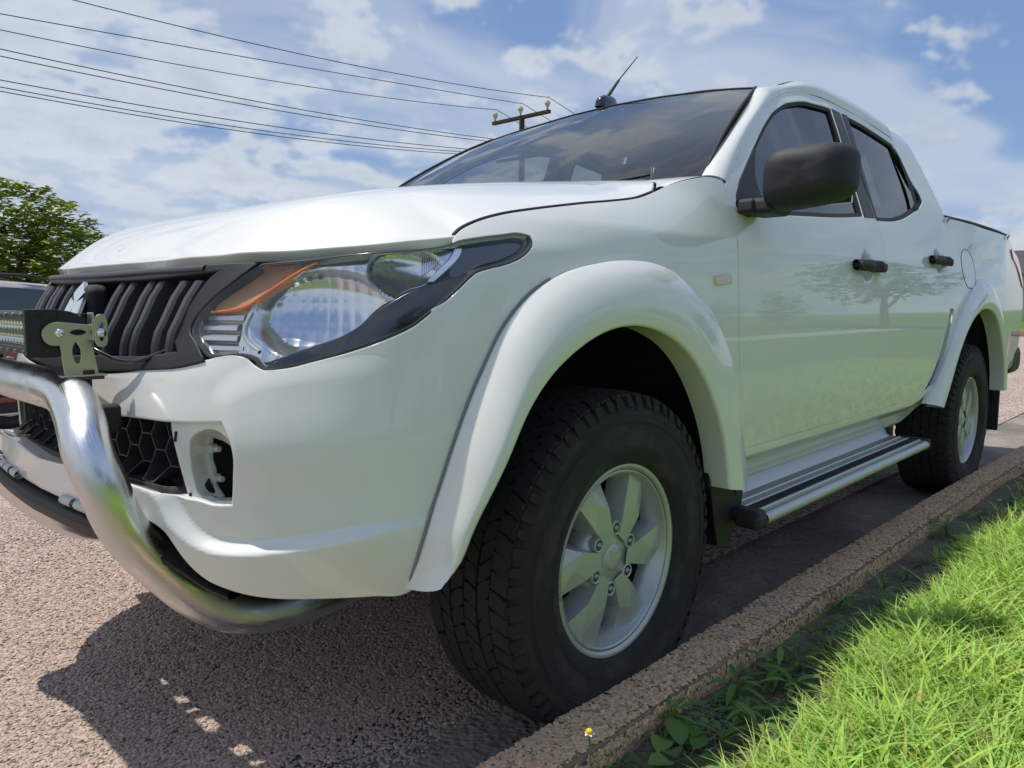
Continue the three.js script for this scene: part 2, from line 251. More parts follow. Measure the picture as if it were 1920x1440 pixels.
function used(name, taken = used.t) { let n = name, k = 0; while (taken.has(n)) n = `${name}_${String(++k).padStart(3, '0')}`; taken.add(n); return n; }
used.t = new Set();
function part(name, g, m, parent, label) {
  const o = new THREE.Mesh(g, m); o.name = name; o.castShadow = o.receiveShadow = true; parent.add(o); if (label) o.userData.label = label; return o;
}
function thing(name, label, category, group, pos = [0, 0, 0]) {
  const o = new THREE.Group(); o.name = used(name); o.position.set(...pos); o.userData = { label, category }; if (group) o.userData.group = group; scene.add(o); return o;
}
function solo(name, g, m, data) { const o = new THREE.Mesh(g, m); o.name = used(name); o.castShadow = o.receiveShadow = true; o.userData = data; scene.add(o); return o; }
function inset2(poly, d) {                        // move a closed outline inward by d (counter-clockwise or clockwise)
  let A = 0; const n = poly.length; for (let i = 0; i < n; i++) { const p = poly[i], q = poly[(i + 1) % n]; A += p[0] * q[1] - q[0] * p[1]; }
  const sg = A > 0 ? 1 : -1;
  return poly.map((p, i) => { const a = poly[(i + n - 1) % n], b = poly[(i + 1) % n];
    let n1 = [-(p[1] - a[1]), p[0] - a[0]], n2 = [-(b[1] - p[1]), b[0] - p[0]]; const l1 = Math.hypot(...n1) || 1, l2 = Math.hypot(...n2) || 1;
    n1 = n1.map((v) => v / l1); n2 = n2.map((v) => v / l2); let m = [n1[0] + n2[0], n1[1] + n2[1]]; const l = Math.hypot(...m) || 1; m = m.map((v) => v / l);
    const k = d * sg / Math.max(.5, m[0] * n1[0] + m[1] * n1[1]); return [p[0] + m[0] * k, p[1] + m[1] * k]; });
}
function round2(pts, closed = true, step = .01) { // Catmull-Rom through points; a point with a third value true stays a corner
  const n = pts.length, out = [];
  for (let i = 0; i < (closed ? n : n - 1); i++) {
    const p1 = pts[i], p2 = pts[(i + 1) % n], p0 = p1[2] ? p1 : closed ? pts[(i + n - 1) % n] : pts[Math.max(0, i - 1)], p3 = p2[2] ? p2 : closed ? pts[(i + 2) % n] : pts[Math.min(n - 1, i + 2)];
    const L = Math.hypot(p2[0] - p1[0], p2[1] - p1[1]), m = Math.max(1, Math.round(L / step));
    const la = Math.max(1e-6, Math.hypot(p1[0] - p0[0], p1[1] - p0[1])), lb = Math.max(1e-6, Math.hypot(p3[0] - p2[0], p3[1] - p2[1]));
    for (let k = 0; k < m; k++) { const t = k / m, t2 = t * t, t3 = t2 * t, v = [0, 1].map((c) => {
      const d = p2[c] - p1[c], m1 = p1[2] ? d : L * ((p1[c] - p0[c]) / la * L + d / L * la) / (la + L), m2 = p2[2] ? d : L * (d / L * lb + (p3[c] - p2[c]) / lb * L) / (lb + L);
      return (2 * t3 - 3 * t2 + 1) * p1[c] + (t3 - 2 * t2 + t) * m1 + (3 * t2 - 2 * t3) * p2[c] + (t3 - t2) * m2; }); out.push(v); }
  }
  if (!closed) out.push(pts[n - 1].slice(0, 2)); return out;
}
// a sheet of a surface S(u, v, out) cut to an outline in (u, v); edge: how deep its turned-in edge is
function panel(S, poly, { cell = .02, cellV = cell, out = 0, edge = .012, lip = .0022, flip = false } = {}) {
  const pos = [], nor = [], idx = [], uv = [], seen = new Map(), e = 1e-3;
  const P = (u, v) => S(u, v, out);
  const N = (u, v) => { const a = P(u + e, v), b = P(u - e, v), c = P(u, v + e), d = P(u, v - e), x = [a[0] - b[0], a[1] - b[1], a[2] - b[2]], y = [c[0] - d[0], c[1] - d[1], c[2] - d[2]];
    let n = [x[1] * y[2] - x[2] * y[1], x[2] * y[0] - x[0] * y[2], x[0] * y[1] - x[1] * y[0]]; const l = Math.hypot(...n) || 1; return n.map((q) => (flip ? -q : q) / l); };
  const V = (u, v) => { const k = `${u.toFixed(5)},${v.toFixed(5)}`; let i = seen.get(k); if (i === undefined) { i = pos.length / 3; seen.set(k, i); pos.push(...P(u, v)); nor.push(...N(u, v)); uv.push(u, v); } return i; };
  const us = poly.map((p) => p[0]), vs = poly.map((p) => p[1]), u0 = Math.min(...us), u1 = Math.max(...us), v0 = Math.min(...vs), v1 = Math.max(...vs);
  const inside = (u, v) => { let c = false; for (let i = 0, j = poly.length - 1; i < poly.length; j = i++) { const [a, b] = poly[i], [p, q] = poly[j]; if ((b > v) !== (q > v) && u < (p - a) * (v - b) / (q - b) + a) c = !c; } return c; };
  const cut = (pts, ax, lim, keep) => { const r = []; for (let i = 0; i < pts.length; i++) { const p = pts[i], q = pts[(i + 1) % pts.length], a = (p[ax] - lim) * keep, b = (q[ax] - lim) * keep; if (a >= 0) r.push(p); if (a * b < 0) { const t = a / (a - b); r.push([p[0] + (q[0] - p[0]) * t, p[1] + (q[1] - p[1]) * t]); } } return r; };
  const nu = Math.ceil((u1 - u0) / cell), nv = Math.ceil((v1 - v0) / cellV);
  const tri = (a, b, c) => { flip ? idx.push(a, c, b) : idx.push(a, b, c); };
  for (let i = 0; i < nu; i++) {
    const a = u0 + i * cell, b = a + cell, strip = cut(cut(poly, 0, a, 1), 0, b, -1);
    if (strip.length < 3) continue;
    for (let j = 0; j < nv; j++) {
      const c = v0 + j * cellV, d = c + cellV;
      const hit = strip.some((p, k) => { const q = strip[(k + 1) % strip.length]; return !(Math.max(p[1], q[1]) < c || Math.min(p[1], q[1]) > d) && !(Math.abs(p[0] - q[0]) < 1e-9 && (Math.abs(p[0] - a) < 1e-9 || Math.abs(p[0] - b) < 1e-9)); });
      if (!hit) { if (inside((a + b) / 2, (c + d) / 2)) { const w = V(a, c), x = V(b, c), y = V(b, d), z = V(a, d); tri(w, x, y); tri(w, y, z); } continue; }
      let q = cut(cut(strip, 1, c, 1), 1, d, -1); q = q.filter((p, k) => { const o = q[(k + 1) % q.length]; return Math.hypot(p[0] - o[0], p[1] - o[1]) > 1e-6; });
      if (q.length < 3) continue;
      let A = 0; for (let k = 0; k < q.length; k++) { const o = q[(k + 1) % q.length]; A += q[k][0] * o[1] - o[0] * q[k][1]; } if (A < 0) q.reverse();
      const vv = q.map((p) => new THREE.Vector2(...p));
      for (const [x, y, z] of THREE.ShapeUtils.triangulateShape(vv, [])) { const [p, s, t] = [q[x], q[y], q[z]], ar = (s[0] - p[0]) * (t[1] - p[1]) - (s[1] - p[1]) * (t[0] - p[0]); if (Math.abs(ar) < 1e-11) continue; ar > 0 ? tri(V(...p), V(...s), V(...t)) : tri(V(...p), V(...t), V(...s)); }
    }
  }
  const g = geo(pos, idx, nor, uv); return edge ? joined([g, rim(S, poly, { out, edge, lip, flip })]) : g;
}
// the rounded, turned-in edge of a sheet along an outline (or along a piece of it, open)
function rim(S, poly, { out = 0, edge = .012, lip = .0022, flip = false, closed = true, ccw } = {}) {
  const pos = [], nor = [], idx = [], e = 1e-3, n = poly.length, P = (u, v) => S(u, v, out);
  let A = 0; for (let i = 0; i < n; i++) { const p = poly[i], q = poly[(i + 1) % n]; A += p[0] * q[1] - q[0] * p[1]; } if (ccw !== undefined) A = ccw ? 1 : -1;
  const prof = [[0, 0, 0], [lip * .7, lip * .3, .8], [lip, lip, 1.57], [lip, edge, 1.57]], sg = (A > 0 ? 1 : -1) * (flip ? -1 : 1);
  poly.forEach((p, i) => {
    const a = closed ? poly[(i + n - 1) % n] : poly[Math.max(0, i - 1)], b = closed ? poly[(i + 1) % n] : poly[Math.min(n - 1, i + 1)], A0 = P(...p), pa = P(...a), pb = P(...b);
    const w = P(p[0] + e, p[1]), x = P(p[0] - e, p[1]), y = P(p[0], p[1] + e), z = P(p[0], p[1] - e), c = [w[0] - x[0], w[1] - x[1], w[2] - x[2]], d = [y[0] - z[0], y[1] - z[1], y[2] - z[2]];
    let nn = [c[1] * d[2] - c[2] * d[1], c[2] * d[0] - c[0] * d[2], c[0] * d[1] - c[1] * d[0]]; const ln = Math.hypot(...nn) || 1; nn = nn.map((q) => (flip ? -q : q) / ln);
    let t = [pb[0] - pa[0], pb[1] - pa[1], pb[2] - pa[2]]; const l = Math.hypot(...t) || 1; t = t.map((q) => q / l);
    const o = [t[1] * nn[2] - t[2] * nn[1], t[2] * nn[0] - t[0] * nn[2], t[0] * nn[1] - t[1] * nn[0]].map((q) => q * sg);
    for (const [r, h, an] of prof) { pos.push(...A0.map((q, k) => q + o[k] * r - nn[k] * h)); nor.push(...nn.map((q, k) => q * Math.cos(an) + o[k] * Math.sin(an))); }
  });
  const tri = (a, b, c) => { flip ? idx.push(a, c, b) : idx.push(a, b, c); };
  for (let i = 0; i < (closed ? n : n - 1); i++) for (let k = 0; k < 3; k++) { const a = i * 4 + k, b = ((i + 1) % n) * 4 + k; (A > 0) ? (tri(a, a + 1, b), tri(b, a + 1, b + 1)) : (tri(a, b, a + 1), tri(b, b + 1, a + 1)); }
  return geo(pos, idx, nor);
}
// strip between rows of points: rows[i][j] -> smooth sheet
function sheet(rows, { closed = false, crease = 0 } = {}) {
  const pos = [], idx = [], uv = [], n = rows[0].length;
  rows.forEach((r, i) => r.forEach((p, j) => { pos.push(...p); uv.push(i / (rows.length - 1), j / (n - 1)); }));
  for (let i = 0; i < rows.length - 1; i++) for (let j = 0; j < (closed ? n : n - 1); j++) { const a = i * n + j, b = i * n + (j + 1) % n, c = a + n, d = b + n; idx.push(a, c, b, b, c, d); }
  const g = geo(pos, idx, null, uv); return crease ? toCreasedNormals(g, crease) : g;
}
function tube(pts, r, seg = 40, rad = 10, closed = false, type = 'centripetal') { return new THREE.TubeGeometry(new THREE.CatmullRomCurve3(pts.map((p) => new THREE.Vector3(...p)), closed, type), seg, r, rad, closed); }
function rod(a, b, r, rad = 10, r2 = r) {         // capped cylinder between two points
  const A = new THREE.Vector3(...a), B = new THREE.Vector3(...b), d = B.clone().sub(A), g = new THREE.CylinderGeometry(r2, r, d.length(), rad);
  g.applyQuaternion(new THREE.Quaternion().setFromUnitVectors(new THREE.Vector3(0, 1, 0), d.normalize())); return g.translate(...A.add(B).multiplyScalar(.5).toArray());
}
function keyhole(outer, hole) {
  const H = isCcw(outer) === isCcw(hole) ? hole.slice().reverse() : hole; let b = [1e9]; outer.forEach((p, i) => H.forEach((q, j) => { const d = Math.hypot(p[0] - q[0], p[1] - q[1]); if (d < b[0]) b = [d, i, j]; })); const [, i, j] = b;
  return [...outer.slice(0, i + 1), ...H.slice(j), ...H.slice(0, j + 1), ...outer.slice(i)];
}
function isCcw(p) { return p.reduce((a, q, i) => { const r = p[(i + 1) % p.length]; return a + q[0] * r[1] - r[0] * q[1]; }, 0) > 0; }
function ringPanel(S, outer, hole, { cell = .012, edge = .02, lip = .003, depth = edge, holeLip = lip } = {}) {   // a sheet with an opening
  const A = isCcw(outer) ? outer : outer.slice().reverse(), B = isCcw(hole) ? hole.slice().reverse() : hole;
  return joined([panel(S, keyhole(A, B), { cell, edge: 0 }), rim(S, A, { edge, lip }), rim(S, B, { edge: depth, lip: holeLip, ccw: true })]);
}
const box = (x, y, z, w, h, d, r = .004) => new RoundedBoxGeometry(w, h, d, 2, Math.min(r, w / 2.01, h / 2.01, d / 2.01)).translate(x, y, z);
function plate(poly, depth, bevel = .001) { const s = new THREE.Shape(poly.map((p) => new THREE.Vector2(...p))); return new THREE.ExtrudeGeometry(s, { depth, bevelEnabled: bevel > 0, bevelSize: bevel, bevelThickness: bevel, bevelSegments: 2, curveSegments: 8 }); }
// ---------- the ground ----------
const roadY = (z) => z > -1 ? 0 : -.038 * Math.pow(Math.max(0, -z - 1), 1.0) * smooth(-1, -3, z);
const nBump = tex(512, (x, y) => { const f = (k, z) => vnoise(x * k, y * k, z, k); return .5 * f(128, 1) + .3 * f(64, 2) + .2 * f(256, 3); });
const chipTone = tex(1024, (x, y) => {           // sealed road: stone chips of several pinks and greys in dark binder
  const a = vnoise(x * 256, y * 256, 1, 256), b = vnoise(x * 256, y * 256, 2, 256), c = vnoise(x * 128, y * 128, 3, 128), big = tnoise(x, y, 4, 4), k = smooth(.30, .52, a * .6 + c * .4);
  const st = .44 + .20 * (b - .5) + .10 * (big - .5); return [lin2s(lerp(.13, st * 1.14, k)), lin2s(lerp(.105, st * .87, k)), lin2s(lerp(.092, st * .73, k))]; }, true);
const mRoad = std([1, 1, 1], .92, { map: rep(chipTone, 1 / 2.2), bumpMap: rep(nBump, 1 / 1.1), bumpScale: .006 });
function strip(xs, zs, yf, uvs = 1) {            // ground sheet over x and z stations, uv in metres
  const pos = [], uv = [], idx = []; xs.forEach((x) => zs.forEach((z) => { pos.push(x, yf(x, z), z); uv.push(x * uvs, z * uvs); }));
  for (let i = 0; i < xs.length - 1; i++) for (let j = 0; j < zs.length - 1; j++) { const a = i * zs.length + j, b = a + zs.length; idx.push(a, a + 1, b, b, a + 1, b + 1); }
  return geo(pos, idx, null, uv);
}
const range = (a, b, n) => Array.from({ length: n + 1 }, (_, i) => a + (b - a) * i / n);
solo('road', strip([-80, -20, ...range(-6, 6, 12), 12, 20, 31, 60], [-9, -7, -5, -4, -3, -2.5, -2, -1.5, -1, -.5, 0, .45], (x, z) => roadY(z)), mRoad, { kind: 'structure' });
const gutterTone = tex(512, (x, y) => { const a = tnoise(x, y, 6, 6, .6), b = tnoise(x, y, 48, 3, .6, 5), c = smooth(.45, .62, tnoise(x, y, 3, 4, .55, 9)); const v = .16 + .18 * a + .09 * (b - .5); return [lin2s(lerp(v * 1.08, v * .75, c)), lin2s(lerp(v * .92, v * .66, c)), lin2s(lerp(v * .78, v * .56, c))]; }, true);
const mGutter = std([1, 1, 1], .95, { map: rep(gutterTone, .8), bumpMap: rep(nBump, .7), bumpScale: .01 });
solo('gutter', strip(range(-12, 31, 430), range(.40, .90, 12), (x, z) => { const e = z - .56 - .22 * (fbm(x * 1.7, 2, 3, 4, .6) - .5); return Math.min(-.002 + .05 * e, .006) + .010 * (fbm(x * 9, z * 9, 3, 4, .6) - .5) + .012 * smooth(.72, .9, z); }), mGutter, { kind: 'structure' });
// kerb of exposed-aggregate concrete in cast lengths
const KZ0 = .878, KZ1 = 1.003, KH = .108;
const kerbTone = tex(512, (x, y) => { const a = vnoise(x * 64, y * 64, 1, 64), b = vnoise(x * 64, y * 64, 2, 64), g = tnoise(x, y, 5, 4), v = .30 + .16 * (b - .5) * smooth(.35, .5, a) + .08 * (g - .5); return [lin2s(v * 1.28), lin2s(v * .90), lin2s(v * .60)]; }, true);
const mKerb = std([1, 1, 1], .9, { map: rep(kerbTone, 1.2), bumpMap: rep(nBump, 1.5), bumpScale: .004 });
const kerbOff = (x) => x < 2 ? 0 : .011 * (x - 2) * (x - 2) / (1 + .25 * (x - 2));
const kerb = new THREE.Group(); kerb.name = used('kerb'); kerb.userData = { kind: 'structure' }; scene.add(kerb);
const kerbProfile = [[KZ0, -.05], [KZ0 - .004, .02], [KZ0, .085], [KZ0 + .006, .1], [KZ0 + .022, .108], [KZ0 + .06, .110], [KZ1 - .016, .107], [KZ1 - .005, .099], [KZ1, .085], [KZ1 + .006, .03], [KZ1 + .01, -.05]];
for (let k = -5; k < 12; k++) {
  const x0 = 1.52 + k * 2.45 + .003, x1 = x0 + 2.444, near = x1 > -1.5 && x0 < 5, n = near ? 160 : 24;
  const rows = range(x0, x1, n).map((x, i) => kerbProfile.map(([z, y], j) => { const a = (fbm(x * 9, z * 20 + y * 20, 2, 4, .6) - .5) * .012 + (j > 7 ? (fbm(x * 30, y * 40, 5, 3, .7) - .5) * .018 : 0); const end = i === 0 || i === n ? .004 : 0; return [x + (i === 0 ? .002 : i === n ? -.002 : 0), y + (j > 1 && j < 9 ? a * .5 - end : 0), z + kerbOff(x) + (j > 6 ? a : a * .6)]; }));
  part('kerb_segment', joined([sheet(rows), sheet([rows[0].map((p) => p), rows[0].map((p) => [p[0], -.05, p[2]])]), sheet([rows[n].map((p) => p), rows[n].map((p) => [p[0], -.05, p[2]])])]), mKerb, kerb);
}
// soil strip and lawn
const soilTone = tex(512, (x, y) => { const a = tnoise(x, y, 8, 6, .6), b = tnoise(x, y, 64, 2, .6, 4), m = smooth(.5, .68, tnoise(x, y, 5, 4, .6, 11)), v = .085 + .14 * a + .10 * (b - .5); return [lin2s(lerp(v * 1.05, v * .7, m)), lin2s(lerp(v * .85, v * .85, m)), lin2s(lerp(v * .62, v * .45, m))]; }, true);
const mSoil = std([1, 1, 1], .95, { map: rep(soilTone, 1), bumpMap: rep(nBump, 1.3), bumpScale: .012 });
const soilY = (x, z) => .052 + .02 * (fbm(x * 4, z * 4, 1, 4) - .5) + .035 * smooth(1.08, 1.45, z);
solo('soil', strip(range(-8, 24, 320), [.985, 1.02, 1.05, 1.1, 1.15, 1.2, 1.3, 1.45, 1.7, 2, 2.5, 3, 4, 5, 6].map((z) => z), (x, z) => soilY(x, z)), mSoil, { kind: 'structure' });
const lawnTone = tex(512, (x, y) => { const a = tnoise(x, y, 16, 5, .6), g = tnoise(x, y, 3, 4, .5, 8), v = .75 + .5 * (a - .5) + .4 * (g - .5); return [lin2s(.17 * v), lin2s(.29 * v), lin2s(.045 * v)]; }, true);
const mLawn = std([1, 1, 1], .95, { map: rep(lawnTone, .33), bumpMap: rep(nBump, .8), bumpScale: .05 });
solo('lawn', strip([-60, -20, -8, -4, 0, 4, 8, 16, 31, 60], [1.75, 2.2, 3, 4, 6, 9, 12, 20, 45], (x, z) => .085 + .03 * smooth(1.75, 2.1, z)), mLawn, { kind: 'structure' });
solo('far_verge', strip([-90, -30, -10, 0, 10, 30, 80], [-70, -30, -16, -9], (x, z) => roadY(-9) + (z > -9.5 ? -.02 : .1)), mLawn, { kind: 'structure' });
solo('ground', new THREE.CircleGeometry(1400, 64).rotateX(-Math.PI / 2).translate(0, -.75, 0), std([.16, .19, .08], 1), { kind: 'structure' });
// end of the street: cross road verge with its kerb
solo('verge', strip([31.2, 34, 40, 60, 200], [-60, -20, -8, 0, 12, 40], () => .1), mLawn, { kind: 'structure' });
part('kerb_segment', box(31.05, .0, -10, .3, .22, 70, .03), mKerb, kerb);
// loose stone chips of the road seal, standing proud of the binder
{ const g = new THREE.IcosahedronGeometry(1, 0), q = g.attributes.position, r0 = rng(5); const h = new Map();
  for (let i = 0; i < q.count; i++) { const k = [q.getX(i), q.getY(i), q.getZ(i)].map((v) => v.toFixed(3)).join(); if (!h.has(k)) h.set(k, .75 + .5 * r0()); const f = h.get(k); q.setXYZ(i, q.getX(i) * f, q.getY(i) * f, q.getZ(i) * f); } g.computeVertexNormals();
  const r = rng(21), M = new THREE.Matrix4(), Q = new THREE.Quaternion(), E = new THREE.Euler(), list = [];
  for (let i = 0; i < 290000; i++) { const x = -2.4 + 3.6 * r(), z = .74 - 4.7 * Math.pow(r(), 1.35); if (x > .6 && z > -.8) continue; if (z > .45 && r() < (z - .45) * 3.2) continue; list.push([x, z]); }
  const m = new THREE.InstancedMesh(g, std([1, 1, 1], .8), list.length), c = new THREE.Color(); m.name = used('road_chips'); m.userData = { kind: 'stuff', label: 'small pinkish stone chips set in the dark road seal', category: 'gravel' };
  list.forEach(([x, z], i) => { const s = .0027 + .0024 * r(); E.set(r() * .9 - .45, r() * 6.28, r() * .9 - .45); Q.setFromEuler(E); M.compose(new THREE.Vector3(x, roadY(z) + s * (.05 + .25 * r()), z), Q, new THREE.Vector3(s * (1 + .5 * r()), s * .55, s * (1 + .3 * r()))); m.setMatrixAt(i, M);
    const v = .32 + .26 * r() * r() + .08 * r(), w = r(); m.setColorAt(i, c.setRGB(v * (1.12 + .14 * w), v * (.90 + .02 * w), v * (.78 - .08 * w))); });
  m.castShadow = m.receiveShadow = true; scene.add(m);
  // pebbles of the kerb face
  const r2 = rng(8), l2 = []; for (let i = 0; i < 34000; i++) { const x = -1.6 + 6.4 * Math.pow(r2(), 1.4), u = r2(); l2.push([x, u]); }
  const b = new THREE.InstancedMesh(g, std([1, 1, 1], .75), l2.length); b.name = used('kerb_pebbles'); b.userData = { kind: 'stuff', label: 'brown rounded pebbles exposed in the kerb concrete', category: 'pebbles' };
  l2.forEach(([x, u], i) => { const s = .0026 + .0038 * r2(); let y, z, ny = 1; if (u < .6) { z = lerp(KZ0 + .004, KZ1 - .008, r2()); y = .1075 + .0035 * Math.sin((z - KZ0) / .125 * 3.14); } else { z = KZ1 + .003; y = .02 + .082 * r2(); ny = 0; }
    E.set(r2() * .5 - .25 + (ny ? 0 : 1.45), r2() * 6.28, r2() * .5 - .25, 'XYZ'); Q.setFromEuler(E); const f = (fbm(x * 9, z * 20 + y * 20, 2, 4, .6) - .5) * .012;
    M.compose(new THREE.Vector3(x, y + (ny ? f * .5 - s * .10 : 0), z + kerbOff(x) + (ny ? 0 : f)), Q, new THREE.Vector3(s * 1.25, s * .28, s)); b.setMatrixAt(i, M);
    const v = .36 + .24 * r2(), w = r2(), k = 1; b.setColorAt(i, c.setRGB(v * (1.24 + .25 * w) * k, v * (.90 + .03 * w) * k, v * (.60 - .10 * w) * k)); });
  b.castShadow = b.receiveShadow = true; scene.add(b); }
// ---------- grass: broad-bladed lawn ----------
function blade(len, wid, bend, twist) { const pos = [], idx = [], n = 4; for (let i = 0; i <= n; i++) { const t = i / n, w = wid * (1 - Math.pow(t, 2.2)) * (.55 + .45 * Math.min(1, t * 4)), y = len * (t - .35 * bend * t * t), x = len * bend * t * t, c = Math.cos(twist * t), s = Math.sin(twist * t); pos.push(x - w * s * .5, y, -w * c / 2, x, y - w * .18, 0, x + w * s * .5, y, w * c / 2); if (i < n) { const a = i * 3; idx.push(a, a + 1, a + 3, a + 3, a + 1, a + 4, a + 1, a + 2, a + 4, a + 4, a + 2, a + 5); } } return geo(pos, idx); }
const leafMat = (c, t = .35) => phy(c, .62, { transmission: t, thickness: 0, ior: 1.35, specularIntensity: .5 });
{ const mG = leafMat([1, 1, 1], .4), r = rng(33), E = new THREE.Euler(), Q = new THREE.Quaternion(), M = new THREE.Matrix4(), c = new THREE.Color();
  const list = [[], [], [], []];
  const edge = (x) => 1.245 - .028 * clamp(x, -1, 5) + .12 * (fbm(x * 2.3, 4, 2, 4) - .5) + .015 * Math.sin(x * 7);
  let n = 0; for (let i = 0; i < 260000 && n < 125000; i++) { const near = r() < .62, x = near ? -1.6 + 3.6 * r() : -4 + 14 * r(), z = 1.06 + (near ? 1.35 : 2.8) * Math.pow(r(), 1.15), e = z - edge(x); if (e < 0 && r() > Math.exp(e * 60)) continue; if (Math.hypot(x + 1.409, z - 1.857) < .32) continue; list[Math.floor(r() * 4)].push([x, z, e]); n++; }
  const shapes = [blade(.085, .0115, .55, .6), blade(.115, .0095, .75, -.8), blade(.07, .0125, .3, .3), blade(.135, .0085, 1.05, .9)];
  list.forEach((l, k) => { const m = new THREE.InstancedMesh(shapes[k], mG, l.length); m.name = used('grass'); m.userData = { kind: 'stuff', label: 'thick bright green lawn of broad grass blades', category: 'grass' };
    l.forEach(([x, z, e], i) => { const s = (.62 + .55 * r()) * lerp(.62, 1, clamp(e / .12, 0, 1)); E.set((r() - .5) * .75, r() * 6.283, (r() - .5) * .75, 'YXZ'); Q.setFromEuler(E); M.compose(new THREE.Vector3(x, soilY(x, z) - .006, z), Q, new THREE.Vector3(s, s, s * (.8 + .5 * r()))); m.setMatrixAt(i, M);
      const v = .75 + .5 * r(), dry = r() < .045 ? 1 : 0; m.setColorAt(i, dry ? c.setRGB(.5 * v, .46 * v, .2 * v) : c.setRGB((.40 + .16 * r()) * v, (.62 + .08 * r()) * v, .15 * v)); });
    m.castShadow = m.receiveShadow = true; scene.add(m); }); }
// ---------- the pickup ----------
const dust = tex(512, (x, y) => { const a = tnoise(x, y, 6, 5, .55), b = tnoise(x, y, 40, 3, .6, 6); return .06 + .10 * a + .07 * smooth(.55, .8, b); });
const mPaint = phy([.785, .78, .73], .45, { clearcoat: 1, clearcoatRoughness: .015, roughnessMap: null, clearcoatRoughnessMap: null });
const mPlastic = std([.016, .0165, .018], .55, { bumpMap: rep(nBump, 6), bumpScale: .0004 });
const mPlasticLite = std([.05, .052, .056], .5);
const mGloss = phy([.006, .006, .007], .2, { clearcoat: 1, clearcoatRoughness: .03 });
const mDark = std([.012, .012, .013], .85);
const mSeal = std([.02, .02, .021], .7);
const rubberTone = tex(256, (x, y) => { const a = smooth(.48, .8, tnoise(x, y, 6, 5, .6)), v = .016 + .004 * tnoise(x, y, 32, 2, .5, 3); return [lin2s(v + .022 * a), lin2s(v + .017 * a), lin2s(v + .012 * a)]; }, true);
const mRubber = std([1, 1, 1], .82, { map: rep(rubberTone, 5, 2), bumpMap: rep(nBump, 4), bumpScale: .0006 });
const mAlloy = std([.50, .50, .49], .34, { metalness: .45 });
const mChrome = std([.86, .87, .88], .08, { metalness: 1 });
const tubeRough = tex(512, (x, y) => { const a = tnoise(x, y, 5, 6, .6), b = vnoise(x * 8, y * 300, 2, 300); return .21 + .24 * smooth(.42, .7, a) + .12 * b; });
const mTube = std([.70, .71, .71], 1, { metalness: 1, roughnessMap: rep(tubeRough, 4, 1) });
const mZinc = std([.62, .60, .5], .35, { metalness: 1 });
const mRust = std([.10, .06, .045], .85, { metalness: .3 });
const mBoltGrey = std([.35, .35, .34], .4, { metalness: .9 });
const mWind = phy([.80, .85, .84], .02, { transmission: 1, thickness: 0, ior: 1.95 });
const mTint = phy([.26, .29, .285], .02, { transmission: 1, thickness: 0, ior: 1.8 });
const mLens = phy([.97, .98, .985], .13, { transmission: 1, thickness: 0, ior: 1.5 });
const truck = thing('pickup_truck', 'white double cab pickup with bull bar and light bar parked against the kerb', 'pickup');
const sideMirrorAll = (name, g, m, label) => { part(name, g, m, truck, label); return part(name, mirrorZ(g), m, truck, label); };
const SIDE = (s, y, out = 0) => skin(s, y, out);
const outline = (pts, step = .012) => round2(pts, true, step);
const openLine = (pts, step = .012) => round2(pts, false, step);
// hood: height over plan
const hf = O.hoodfront.map(([s, y]) => skin(s, y)), hs = O.hoodside.map(([s, y]) => skin(s, y));
const hoodXf = pchip([0, .115, .345, .487, .584, .654, .696, .743, .783, .80], [-.772, -.769, -.755, -.718, -.644, -.59, -.557, -.508, -.442, -.40]);
const hoodYe = natural([0, .3, .5, .65, .74, .80], [1.046, 1.0475, 1.053, 1.064, 1.076, 1.089]);
const hoodTc = pchip([-.85, -.7, -.55, -.3, 0, .3, .5, .7], [1.116, 1.146, 1.179, 1.222, 1.265, 1.296, 1.303, 1.306]);
const hoodYs = pchip([-.6, -.43, -.369, -.23, -.064, .158, .27, .35], [1.07, 1.088, 1.118, 1.152, 1.180, 1.216, 1.256, 1.282]);
const hoodTop = (x, a) => hoodTc(x) - (a > .4 ? (hoodTc(x) + .004 - hoodYs(x)) * Math.pow((a - .4) / .39, 2.5) : 0);
function HOOD(x, z, out = 0) { const a = Math.abs(z), xf = hoodXf(a), e = Math.max(0, x - xf), drop = hoodTop(xf, a) - hoodYe(a); return [x, hoodTop(x, a) - drop * Math.exp(-Math.pow(e / .10, 1.25)) + out, z]; }
{
  const left = [[hoodXf(0), 0], ...hf.slice(1).map((p) => [p[0], p[2]]), ...hs.slice(0, -3).map((p) => [p[0], p[2]]), [.262, .757], [.30, .73], [.325, .695], [.345, .62], [.365, .4], [.372, .2], [.375, 0]];
  const ring = [...left.slice(0, -1), left[left.length - 1], ...left.slice(1, -1).reverse().map(([x, z]) => [x, -z])];
  const poly = inset2(outline(ring.map((p, i) => (i === 10 || i === ring.length - 10 ? [...p, 1] : p)), .014), .002);
  part('hood', panel(HOOD, poly, { cell: .02, edge: .022, lip: .004, flip: true }), mPaint, truck);
}
// fender top beside the hood's rear corner
{ const inn = [[.255, .766], [.300, .738], [.332, .702], [.355, .640]].map(([x, z]) => { const q = HOOD(x, z); return [q[0] + .003, q[1] - .004, q[2] + .002]; }), out = [[1.772, 1.251], [1.815, 1.267], [1.87, 1.282], [1.93, 1.294]].map((q) => skin(...q));
  const I = path3([...inn, [.43, 1.300, .70], [.487, 1.306, .762]]), U = path3([...out, skin(1.98, 1.297), skin(2.026, 1.293)]);
  sideMirrorAll('fender_top', sheet(range(0, 1, 24).map((t) => { const a = I(t * I.length_), b = U(t * U.length_); return range(0, 1, 6).map((f) => [lerp(a[0], b[0], f), lerp(a[1], b[1], f) + .012 * f * (1 - f), lerp(a[2], b[2], f)]); })), mPaint); }
